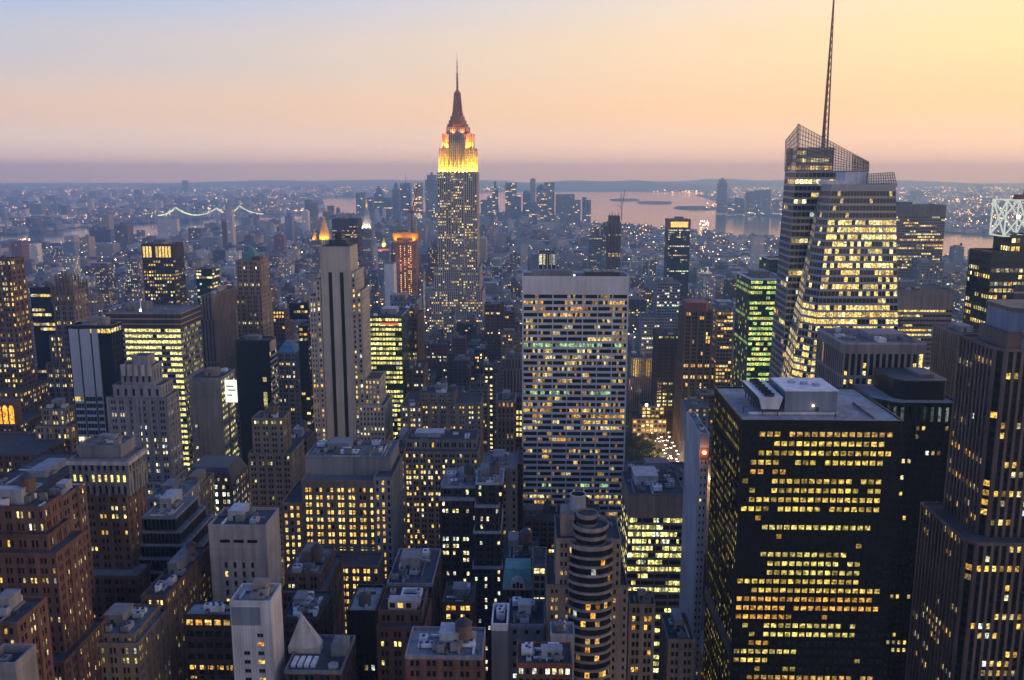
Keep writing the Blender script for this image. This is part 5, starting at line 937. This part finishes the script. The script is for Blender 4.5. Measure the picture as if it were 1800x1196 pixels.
# downtown and river-side towers far off
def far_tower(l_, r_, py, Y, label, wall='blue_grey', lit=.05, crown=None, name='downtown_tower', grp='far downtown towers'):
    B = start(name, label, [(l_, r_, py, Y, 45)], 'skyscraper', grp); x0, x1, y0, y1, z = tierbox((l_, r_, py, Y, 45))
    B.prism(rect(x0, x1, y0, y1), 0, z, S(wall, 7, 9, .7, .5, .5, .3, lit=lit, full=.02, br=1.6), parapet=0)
    xm, ym = (x0 + x1) / 2, (y0 + y1) / 2
    if crown == 'dome': mb = MB(); [mb.cyl(xm, ym, (x1 - x0) * .45 * cos(a), z + (x1 - x0) * .4 * sin(a), z + (x1 - x0) * .4 * sin(a + .3), 16, 0, (x1 - x0) * .45 * max(.02, cos(a + .3))) for a in (0, .3, .6, .9, 1.2)]; B.part('dome', mb, 'copper_green')
    if crown == 'pyr': mb = MB(); mb.pyramid(rect(x0, x1, y0, y1), z, (xm, ym, z + 45)); B.part('pyramid_roof', mb, wall)
    if crown == 'step': mb = MB(); mb.box(x0 + 8, x1 - 8, y0 + 8, y1 - 8, z, z + 22); mb.box(xm - 6, xm + 6, ym - 6, ym + 6, z + 22, z + 34); B.part('stepped_crown', mb, wall)
    if crown == 'mast': mb = MB(); mb.cyl(xm, ym, 2.5, z, z + 38, 8, 0, .6); B.part('antenna', mb, 'steel')
    FOOT.append((x0, x1, y0, y1)); B.finish(0)
for a in [(747, 769, 316, 4300, 'pale flat downtown tower just left of the floodlit spire tower', 'grey_stone', .05, 'step'), (703, 721, 322, 4400, 'hazy downtown tower with roof mast left of the floodlit spire tower', 'blue_grey', .08, 'mast'), (727, 741, 322, 4300, 'reddish lit downtown tower behind the crane', 'orange_brick_and_lit_metal', .3, None),
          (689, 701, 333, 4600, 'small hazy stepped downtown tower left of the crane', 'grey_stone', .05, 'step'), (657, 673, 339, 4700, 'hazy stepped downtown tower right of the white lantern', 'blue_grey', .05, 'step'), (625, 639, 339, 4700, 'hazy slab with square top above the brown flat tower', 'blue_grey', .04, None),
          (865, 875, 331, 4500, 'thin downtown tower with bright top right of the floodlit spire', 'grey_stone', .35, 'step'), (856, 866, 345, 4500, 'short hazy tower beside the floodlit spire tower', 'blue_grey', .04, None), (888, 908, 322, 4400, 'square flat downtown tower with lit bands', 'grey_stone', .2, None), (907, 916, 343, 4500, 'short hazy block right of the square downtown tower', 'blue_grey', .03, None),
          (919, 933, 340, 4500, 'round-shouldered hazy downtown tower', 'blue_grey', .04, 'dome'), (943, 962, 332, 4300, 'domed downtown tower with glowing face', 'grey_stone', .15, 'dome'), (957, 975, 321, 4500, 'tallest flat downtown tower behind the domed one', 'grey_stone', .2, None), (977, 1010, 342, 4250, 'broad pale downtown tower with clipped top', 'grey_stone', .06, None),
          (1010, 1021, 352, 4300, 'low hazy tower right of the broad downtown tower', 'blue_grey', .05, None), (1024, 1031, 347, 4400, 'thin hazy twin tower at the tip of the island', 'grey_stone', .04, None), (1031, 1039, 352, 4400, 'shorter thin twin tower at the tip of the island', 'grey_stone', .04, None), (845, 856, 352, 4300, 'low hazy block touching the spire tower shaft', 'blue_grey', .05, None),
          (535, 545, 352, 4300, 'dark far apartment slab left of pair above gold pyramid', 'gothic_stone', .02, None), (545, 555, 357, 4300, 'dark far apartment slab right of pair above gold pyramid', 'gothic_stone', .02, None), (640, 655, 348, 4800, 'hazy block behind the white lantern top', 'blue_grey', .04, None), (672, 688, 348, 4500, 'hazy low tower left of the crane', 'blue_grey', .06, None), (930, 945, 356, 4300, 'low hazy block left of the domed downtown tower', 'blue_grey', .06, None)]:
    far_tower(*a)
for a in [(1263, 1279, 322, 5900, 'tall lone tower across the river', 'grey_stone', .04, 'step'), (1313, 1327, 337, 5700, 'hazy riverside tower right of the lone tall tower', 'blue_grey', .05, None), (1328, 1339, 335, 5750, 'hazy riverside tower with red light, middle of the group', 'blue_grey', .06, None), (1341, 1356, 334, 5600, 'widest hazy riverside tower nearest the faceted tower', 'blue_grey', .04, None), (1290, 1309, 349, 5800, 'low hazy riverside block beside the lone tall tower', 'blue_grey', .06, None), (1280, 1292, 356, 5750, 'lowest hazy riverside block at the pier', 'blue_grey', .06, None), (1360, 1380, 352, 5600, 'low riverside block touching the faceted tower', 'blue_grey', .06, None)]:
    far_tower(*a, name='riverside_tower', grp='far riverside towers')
# tiny statue on the harbour island
xs, ys = isl; B = Bld('harbour_statue', 'tiny statue on pedestal on the harbour island', 'statue', (xs - 40, ys, 10), 3)
mb = MB(); mb.prism(rect(xs - 55, xs - 25, ys - 15, ys + 15), 5, 22, 0, rect(xs - 48, xs - 32, ys - 8, ys + 8)); mb.box(xs - 46, xs - 34, ys - 6, ys + 6, 22, 50); B.part('pedestal', mb, 'grey_stone')
mb = MB(); mb.cyl(xs - 40, ys, 5, 50, 82, 10, 0, 2.6); mb.cyl(xs - 40, ys, 2, 82, 88, 8, 0, 1.4); mb.bar((xs - 42, ys, 78), (xs - 44, ys, 96), 1.6); B.part('figure', mb, 'copper_green')
# ------------------------------------------------------------------ suspension bridges with lit cables
def bridge(name, label, pts, Y, deckpy, seed):
    zd = at(pts[0][0], deckpy, Y).z; B = Bld(name, label, 'bridge', (at(pts[0][0], deckpy, Y).x, Y, 0), seed)
    P3 = [at(a, b, Y) for a, b in pts]; mb = MB(); mb.box(P3[0].x - 260, P3[-1].x + 260, Y - 9, Y + 9, zd - 5, zd, bottom=True); B.part('deck', mb, 'steel')
    for k, p in enumerate(P3):
        if k % 2:
            mb = MB()
            for s_ in (-11, 11): mb.box(p.x - 3, p.x + 3, Y + s_ - 2, Y + s_ + 2, -3, p.z + 2)
            mb.box(p.x - 3, p.x + 3, Y - 9, Y + 9, p.z - 6, p.z); mb.box(p.x - 3, p.x + 3, Y - 9, Y + 9, zd - 9, zd - 5.1); B.part('bridge_tower', mb, 'steel')
    for s_ in (-11, 11):
        mb = MB(); lg = MB()
        for k in range(len(P3) - 1):
            a, b = P3[k], P3[k + 1]; up = b if k % 2 == 0 else a; dn = a if k % 2 == 0 else b; pr = None
            for j in range(17):
                t = j / 16; q = V((dn.x + (up.x - dn.x) * t, Y + s_, dn.z + (up.z - dn.z) * t * t))
                if pr is not None: mb.bar(pr, q, 1.4)
                lg.cyl(q.x, q.y - 1, 1.9, q.z + .4, q.z + 3.6, 6); mb.bar(q, V((q.x, q.y, zd)), .5); pr = q
        B.part('cable', mb, 'steel'); B.part('cable_lights', lg, 'cable_light')['kind'] = 'stuff'
bridge('suspension_bridge', 'suspension bridge with two towers and pale green lit cables at far left', [(279, 379.5), (309, 366), (345, 379), (381, 367), (412, 379.5)], 4900, 381, 41)
bridge('suspension_bridge', 'farther suspension bridge with lit cable sloping right of the first one', [(396, 378), (421, 363), (462, 377)], 5300, 378.5, 42)

# ------------------------------------------------------------------ filler city
G = random.Random(77)
def inside(poly, x, y):
    c = False; j = len(poly) - 1
    for i in range(len(poly)):
        if (poly[i][1] > y) != (poly[j][1] > y) and x < (poly[j][0] - poly[i][0]) * (y - poly[i][1]) / (poly[j][1] - poly[i][1]) + poly[i][0]: c = not c
        j = i
    return c
FOOT.append((52, 150, 503, 690)); FOOT.append((-170, -110, 455, 560))
def free(x0, x1, y0, y1):
    return not any(x0 < b + 1 and x1 > a - 1 and y0 < d + 1 and y1 > c - 1 for a, b, c, d in FOOT)
WALLS = ['tan_stone', 'brown_brick', 'grey_stone', 'red_brick', 'blue_grey', 'pale_stone', 'dark_brick', 'limestone']
fill = []
for (ax0, ax1) in AX:
    for k in range(0, 64):
        y0r, y1r = 120 + 80.4 * k + 9, 120 + 80.4 * (k + 1) - 9
        if abs((ax0 + ax1) / 2) > y1r * .66 + 60: continue
        for half in (0, 1):
            x = ax0 + 1
            while x < ax1 - 8:
                w = min(G.uniform(13, 34), ax1 - x - 1); d = (y1r - y0r) / 2 - 1
                ya = y0r + half * (d + 2) + .5; yb = ya + d * G.uniform(.75, .97)
                u = G.random()
                if k < 6: h = G.uniform(22, 50)
                elif k < 14: h = min(105, G.lognormvariate(3.65, .42))
                elif k < 22: h = min(110, G.lognormvariate(3.5, .45))
                else: h = min(120, G.lognormvariate(3.2, .5)) * (2.2 if u < .03 else 1)
                if ya > 2100 and x > 150: h = min(h * .6, 28)
                if inside(MANH, x, ya) and not (PARK[0] < x + w and x < PARK[1] and PARK[2] - 4 < yb and ya < PARK[3] + 4) and free(x, x + w - 1, ya, yb):
                    fill.append((x, x + w - 1, ya, yb, h))
                x += w
# the stretch past the avenues, left and right
for k in range(1500):
    y = G.uniform(700, 5000); x = G.choice((-1, 1)) * G.uniform(700, 1900); w, d = G.uniform(16, 45), G.uniform(16, 35)
    if inside(MANH, x, y) and inside(MANH, x + w, y + d) and abs(x) < y * .68 + 60 and (x + w < -1000 or x > 1250) and free(x, x + w, y, y + d):
        fill.append((x, x + w, y, y + d, min(26 if x > 0 and y > 2100 else 110, G.lognormvariate(3.25, .5)))); FOOT.append((x, x + w, y, y + d))
def vis(b):
    p = proj(((b[0] + b[1]) / 2, b[2], b[4])); return p and -20 < p[0] < 1820 and p[1] < 1180
fill = [b for b in fill if vis(b)]
# the nearest and tallest show largest; those hidden behind the landmark towers are skipped as individuals
HER = []
for o in [o for o in bpy.data.objects if o.type == 'EMPTY' and 'category' in o and o['category'] in ('skyscraper', 'building')]:
    for c in o.children:
        if c.name.split('.')[0] == 'wall':
            zs = [v.co for v in c.data.vertices]; bx = [(min(v.x for v in zs) + o.location.x), (max(v.x for v in zs) + o.location.x), min(v.y for v in zs) + o.location.y, max(v.z for v in zs)]
            a, b = proj((bx[0], bx[2], bx[3])), proj((bx[1], bx[2], bx[3]))
            if a and b: HER.append((a[0], b[0], min(a[1], b[1]), bx[2]))
def hidden(b):
    p, q = proj((b[0], b[2], b[4])), proj((b[1], b[2], b[4])); return any(h[3] < b[2] and h[0] <= p[0] and h[1] >= q[0] and h[2] <= p[1] for h in HER)
show = sorted([b for b in fill if not hidden(b)], key=lambda b: -((b[1] - b[0]) * min(b[4], 60) / b[2] ** 2))
single = [b for b in show if b[2] > 330][:285]; sset = set(single)
ZONE = [(-1e9, 330, 'left of the banded block'), (330, 540, 'left of the striped tower'), (540, 760, 'left of the spire tower'), (760, 920, 'below the floodlit spire tower'), (920, 1200, 'behind the white gridded slab'), (1200, 1400, 'around the green glass tower'), (1400, 1e9, 'behind the towers at right')]
CN = {'tan_stone': 'tan', 'brown_brick': 'brown brick', 'grey_stone': 'grey stone', 'red_brick': 'red brick', 'blue_grey': 'blue-grey', 'pale_stone': 'pale stone', 'dark_brick': 'dark brick', 'limestone': 'limestone'}
for b in single:
    x0, x1, y0, y1, h = b; SEED[0] += 1; wl_ = G.choice(WALLS); p = proj(((x0 + x1) / 2, y0, h)); zn = next(z for a, c, z in ZONE if a <= p[0] < c)
    sz = 'tall' if h > 62 else ('mid-rise' if h > 36 else 'low'); ds = 'near' if y0 < 700 else ('midtown' if y0 < 1150 else 'distant')
    stp = h > 45 and x1 - x0 > 15 and G.random() < .6; tk = G.random() < .6; lp = G.choice((.05, .08, .11, .18, .3))
    lb = f"{sz} {CN[wl_]} {ds} block{', stepped top' if stp else ''}{', roof tank' if tk else ''}, {'well' if lp > .12 else 'dimly'} lit, {zn}"
    B = Bld('city_building', lb, 'building', ((x0 + x1) / 2, (y0 + y1) / 2, 0), SEED[0], lb)
    st = S(wl_, G.uniform(2.4, 3.6), G.uniform(3.3, 4), G.uniform(.35, .6), G.uniform(.45, .6), .25, .18, lit=lp, full=.03, dark=.3, pal=G.choice(('warm', 'amber', 'pale', 'warm')), br=1.1)
    hb = h
    if stp:
        i_ = G.uniform(2, 5); hb = h * G.uniform(.6, .8); B.prism(rect(x0 + i_, x1 - i_, y0 + i_, y1 - 1), hb, h, st, parapet=.8)
        B.clutter(x0 + i_, x1 - i_, y0 + i_, y1 - 1, h, 2 if y0 < 1000 else 0, tk)
    else: B.clutter(x0, x1, y0, y1, h, 3 if y0 < 1000 else 1, tk)
    B.prism(rect(x0, x1, y0, y1), 0, hb, st, parapet=.8, roof=G.choice(('roof_tar', 'roof_gravel', 'roof_tar', 'roof_pale'))); B.finish(0)
TINT = [(.30, .24, .18), (.15, .1, .075), (.24, .24, .25), (.19, .085, .06), (.17, .2, .25), (.5, .47, .45), (.1, .08, .07), (.34, .3, .27)]
far, lamps = MB(), MB()
def far_box(x0, x1, y0, y1, h, wins, zb=0.0):
    t = G.choice(TINT); k = G.uniform(.7, 1.2); c = sc3(t, k); n0 = len(far.f)
    far.box(x0, x1, y0, y1, zb, h, 0, c); rc = G.choice((.08, .12, .25, .35)); far.c[n0 + 4] = (rc, rc, rc * 1.05)
    if h > 25 and G.random() < .7:
        w, d = (x1 - x0), (y1 - y0); far.box(x0 + w * .3, x0 + w * .65, y0 + d * .3, y0 + d * .7, h, h + G.uniform(3, 7), 0, sc3(c, .9))
    xs = x1 + .12 if x0 + x1 < 0 else x0 - .12; pl = G.choice(('warm', 'amber', 'pale', 'pale'))
    if wins == 2:
        p = G.choice((.05, .1, .16, .28))
        for f in (0, 1):
            L = (x1 - x0) if f == 0 else (y1 - y0); nx, nz = max(1, int(L / 3.4)), max(1, int(h / 3.8))
            for r in range(nz):
                for c_ in range(nx):
                    u, v = (c_ + .5) * L / nx, (r + .5) * h / nz; on = G.random() < p
                    if not on and (y0 > 1500 or f): continue
                    col = sc3(G.choice(PAL[pl]), G.uniform(.6, 1.6)) if on else (0, 0, 0)
                    if f == 0: far.face([(x0 + u - .8, y0 - .12, v - .9), (x0 + u + .8, y0 - .12, v - .9), (x0 + u + .8, y0 - .12, v + .9), (x0 + u - .8, y0 - .12, v + .9)], 1, col)
                    else: far.face([(xs, y0 + u - .8, v - .9), (xs, y0 + u + .8, v - .9), (xs, y0 + u + .8, v + .9), (xs, y0 + u - .8, v + .9)], 1, col)
    else:
        for q in range(wins if wins < 2 else 0): pass
        nl = G.choice((0, 0, 1, 1, 2, 3, 5)) if h > 12 else G.choice((0, 0, 0, 1))
        for q in range(nl):
            u, v, s_ = x0 + G.uniform(.1, .8) * (x1 - x0), zb + G.uniform(.2, .9) * (h - zb), 1.0 + y0 / 5000
            far.face([(u, y0 - .3, v), (u + s_ * G.uniform(1, 3), y0 - .3, v), (u + s_ * 2, y0 - .3, v + s_), (u, y0 - .3, v + s_)], 1, sc3(G.choice(PAL[pl]), G.uniform(.8, 2.2)))
for b in fill:
    if b in sset: continue
    far_box(*b, 2 if b[2] < 2600 else 0)
# boroughs across the rivers, thinning with distance
def scatter(poly, n, ymax, xr, hm, seed):
    c = 0
    for k in range(n * 4):
        y = 1800 + (ymax - 1800) * G.random() ** 1.3; x = G.uniform(-.64, .64) * y + G.uniform(-60, 60)
        if not (xr[0] < x < xr[1]) or not inside(poly, x, y): continue
        s_ = 1 + y / 9000; w, d = G.uniform(15, 55) * s_, G.uniform(15, 40) * s_; h = min(95, G.lognormvariate(hm, .55)) * (2.0 if G.random() < .02 else 1)
        if poly is MANH and x > 100 and y > 2100: h = min(h * .6, 26)
        far_box(x, x + w, y, y + d, h, 0, -1); c += 1
        if c >= n: break
scatter(BROOK, 5200, 15500, (-12000, 0), 2.85, 1); scatter(JERSEY, 2200, 15000, (0, 12000), 2.7, 2); scatter(MANH, 1500, 5400, (-1900, 1500), 3.1, 3)
far.build('distant_buildings', ['far_wall', 'pane_many'], attr=True)
o = bpy.data.objects['distant_buildings']; tag(o, 'mass of small far buildings fading into blue haze', 'buildings', kind='stuff')
# lamps of the far streets
def lamp(x, y, z, s_, c): lamps.cyl(x, y, s_, z, z + s_ * 1.6, 5, 0); [lamps.c.__setitem__(-1 - i, c) for i in range(6)]
for k in range(11000):
    y = 1300 + 14500 * G.random() ** 1.5; x = G.uniform(-.62, .62) * y
    if not any(inside(q, x, y) for q in (MANH, BROOK, JERSEY)): continue
    s_ = (.45 + y / 6000) * G.uniform(.5, 1.25); lamp(x, y, G.uniform(12, 34), s_, sc3(G.choice([(1, .6, .2), (1, .72, .34), (1, .85, .6), (1, .5, .15), (1, .65, .3)]), G.uniform(4, 16)))
for (a, b, py, n_, c, jit) in [(60, 220, 385, 46, (1, .55, .2), 8), (30, 60, 429, 10, (1, .5, .15), 3), (360, 470, 350, 46, (1, .8, .5), 6), (455, 540, 372, 40, (1, .8, .55), 3), (1600, 1790, 333, 70, (1, .8, .45), 1.5), (1680, 1780, 352, 40, (1, .85, .6), 7), (1150, 1260, 339, 30, (1, .75, .5), 2), (1680, 1780, 388, 46, (1, .7, .35), 7), (1240, 1300, 365, 34, (1, .75, .35), 4), (1300, 1380, 372, 20, (1, .8, .5), 8), (10, 60, 346, 8, (1, .85, .6), 2), (215, 245, 346, 12, (1, .9, .7), 1), (300, 330, 349, 9, (1, .85, .6), 2), (1228, 1245, 398, 20, (1, 1, .85), 4)]:
    for k in range(n_):
        q = at(G.uniform(a, b), py + G.uniform(-jit, jit), 1000); kk = CAMZ / max(12, CAMZ - q.z)
        if kk * 1000 > 21000: kk = 21
        s_ = (.5 + kk / 5.2) * G.uniform(.6, 1.4); lamp(q.x * kk, 1000 * kk, 14 if kk < 20 else 60, s_, sc3(c, G.uniform(8, 20)))
o = lamps.build('distant_street_lamps', ['pane_many'], attr=True); tag(o, 'countless tiny lamps scattered over the far boroughs', 'lamps', kind='stuff')

# ------------------------------------------------------------------ park, avenue, traffic
def tree_parts(seed):
    g = random.Random(seed); mb = MB(); mb.cyl(0, 0, .32, 0, 6, 8, 0, .2)
    for k in range(6): a = k * 1.05; mb.bar((0, 0, 4 + k * .35), (2.6 * cos(a), 2.6 * sin(a), 8 + g.uniform(0, 3)), .16)
    lf = MB(); cl = [(g.uniform(-3.4, 3.4), g.uniform(-3.4, 3.4), g.uniform(6, 14)) for _ in range(16)]
    for k in range(420):
        c = g.choice(cl); p = V((c[0] + g.gauss(0, .9), c[1] + g.gauss(0, .9), c[2] + g.gauss(0, .8))); n_ = V((g.gauss(0, 1), g.gauss(0, 1), g.gauss(.5, 1))).normalized(); u = n_.orthogonal().normalized() * g.uniform(.35, .7); v = n_.cross(u)
        lf.face([p - u - v * .6, p + u - v * .6, p + u * .7 + v * .6, p - u * .7 + v * .6])
    return mesh_of('trunk', mb.v, mb.f, ['bark']), mesh_of('crown', lf.v, lf.f, ['leaf'])
TR = [tree_parts(s_) for s_ in (1, 2, 3)]
n_t = 0
for i in range(9):
    for j in range(9):
        x, y = PARK[1] - 6 - i * 8.2 + G.uniform(-2, 2), PARK[2] + 6 + j * 15.5 + G.uniform(-4, 4)
        if i in (4, 5, 6, 7) and 2 < j < 7: continue
        t = G.choice(TR); r = empty('park_tree', (x, y, .15)); s_ = G.uniform(.85, 1.25); r.scale = (s_, s_, s_); r.rotation_euler.z = G.uniform(0, 6.3)
        tag(r, 'dark leafy plane tree in the park right of the white slab', 'tree', 'trees of the park')
        for nm, me in zip(('trunk', 'crown'), t): o = bpy.data.objects.new(nm, me); COL.objects.link(o); o.parent = r
sheet('lawn', [(PARK[0], PARK[2]), (PARK[1], PARK[2]), (PARK[1], PARK[3]), (PARK[0], PARK[3])], .16, 'leaf')
def lamp_meshes():
    a = MB(); a.cyl(0, 0, .12, 0, 8.5, 8, 0, .07); a.bar((0, 0, 8.4), (1.6, 0, 8.8), .12); b = MB(); b.box(1.1, 2.1, -.28, .28, 8.55, 8.75, bottom=True)
    c = MB(); c.cyl(1.6, 0, .42, 8.1, 8.54, 8); return mesh_of('pole', a.v, a.f, ['dark_steel']), mesh_of('lamp_head', b.v, b.f, ['dark_steel']), mesh_of('bulb', c.v, c.f, ['lamp_warm'])
LM = lamp_meshes()
LPT = bpy.data.lights.new('lamp_light', 'POINT'); LPT.energy = 14000; LPT.color = (1, .6, .25); LPT.shadow_soft_size = .4
spots = [(132 + s_ * 17, 690 + k * 26, 0 if s_ < 0 else pi, 'avenue') for k in range(14) for s_ in (-1, 1)] + [(PARK[1] - 10 - k * 11, PARK[2] + 3, pi / 2, 'park') for k in range(7)] + [(-172 + s_ * 17, 430 + k * 24, 0 if s_ < 0 else pi, 'far-left avenue') for k in range(6) for s_ in (-1, 1)]
for x, y, a, w in spots:
    r = tag(empty('street_lamp', (x, y, .15)), {'avenue': 'lit street lamp lining the bright avenue beside the park', 'park': 'lit lamp along the near edge of the park', 'far-left avenue': 'lit street lamp on the dark avenue at lower left'}[w], 'street lamp', 'street lamps ' + w); r.rotation_euler.z = a
    for nm, me in zip(('pole', 'lamp_head', 'bulb'), LM): o = bpy.data.objects.new(nm, me); COL.objects.link(o); o.parent = r
    o = bpy.data.objects.new('lamp_light', LPT); COL.objects.link(o); o.parent = r; o.location = (1.6, 0, 7.6)
def car_meshes(mat):
    b = MB(); prof = [(-2.3, .35), (2.3, .35), (2.3, .75), (1.9, .95), (-1.9, 1.0), (-2.3, .8)]
    b.f.append(tuple(range(6))); b.f.append(tuple(range(11, 5, -1))); b.v += [(-.9, y, z) for y, z in prof] + [(.9, y, z) for y, z in prof]; b.m += [0, 0]
    for i in range(6): j = (i + 1) % 6; b.f.append((i, j, 6 + j, 6 + i)); b.m.append(0)
    c = MB(); c.prism(rect(-.85, .85, -1.1, 1.5), .97, 1.5, 0, rect(-.7, .7, -.6, 1.0))
    w = MB(); w.v = []; seg = 10
    w.face([(0, .33 * cos(2 * pi * i / seg), .33 * sin(2 * pi * i / seg)) for i in range(seg)]); w.face([(.2, .33 * cos(2 * pi * i / seg), .33 * sin(2 * pi * i / seg)) for i in range(seg)])
    for i in range(seg): t0, t1 = 2 * pi * i / seg, 2 * pi * (i + 1) / seg; w.face([(x, .33 * cos(t), .33 * sin(t)) for x, t in ((0, t0), (.2, t0), (.2, t1), (0, t1))])
    h = MB(); h.box(-.3, .3, -.06, .06, -.16, .16, bottom=True)
    return [('body', mesh_of('body', b.v, b.f, [mat]), (0, 0, 0)), ('cabin', mesh_of('cabin', c.v, c.f, ['dark_glass_wall']), (0, 0, 0))] + [('wheel', mesh_of('wheel', w.v, w.f, ['car_black']), p) for p in ((-.95, -1.4, .33), (.75, -1.4, .33), (-.95, 1.4, .33), (.75, 1.4, .33))] + [('headlight', mesh_of('headlight', h.v, h.f, ['head_light']), p) for p in ((-.6, -2.33, .66), (.6, -2.33, .66))] + [('tail_light', mesh_of('tail_light', h.v, h.f, ['tail_light']), p) for p in ((-.6, 2.33, .72), (.6, 2.33, .72))]
CARS = {c: car_meshes('car_' + c) for c in ('black', 'white', 'yellow', 'grey')}
def place_car(x, y, a, c, lb, gr):
    r = tag(empty('car', (x, y, .01)), lb, 'car', gr); r.rotation_euler.z = a
    for nm, me, p in CARS[c]: o = bpy.data.objects.new(nm, me); COL.objects.link(o); o.parent = r; o.location = p
for lane in (-8, -4, 0, 4, 8):
    y = 700 + G.uniform(0, 10)
    while y < 1060:
        if G.random() < .62: c = G.choice(('black', 'white', 'yellow', 'yellow', 'grey')); place_car(132 + lane, y, 0, c, f'{c} car with headlights on in traffic on the avenue by the park', f'{c} cars on the avenue by the park')
        y += G.uniform(6.5, 15)
for k in range(14): c = G.choice(('black', 'white', 'yellow', 'grey')); place_car(-172 + G.choice((-6, -2, 2, 6)), 425 + k * 11, pi, c, f'{c} car driving away down the dark avenue at lower left', f'{c} cars on the dark avenue')
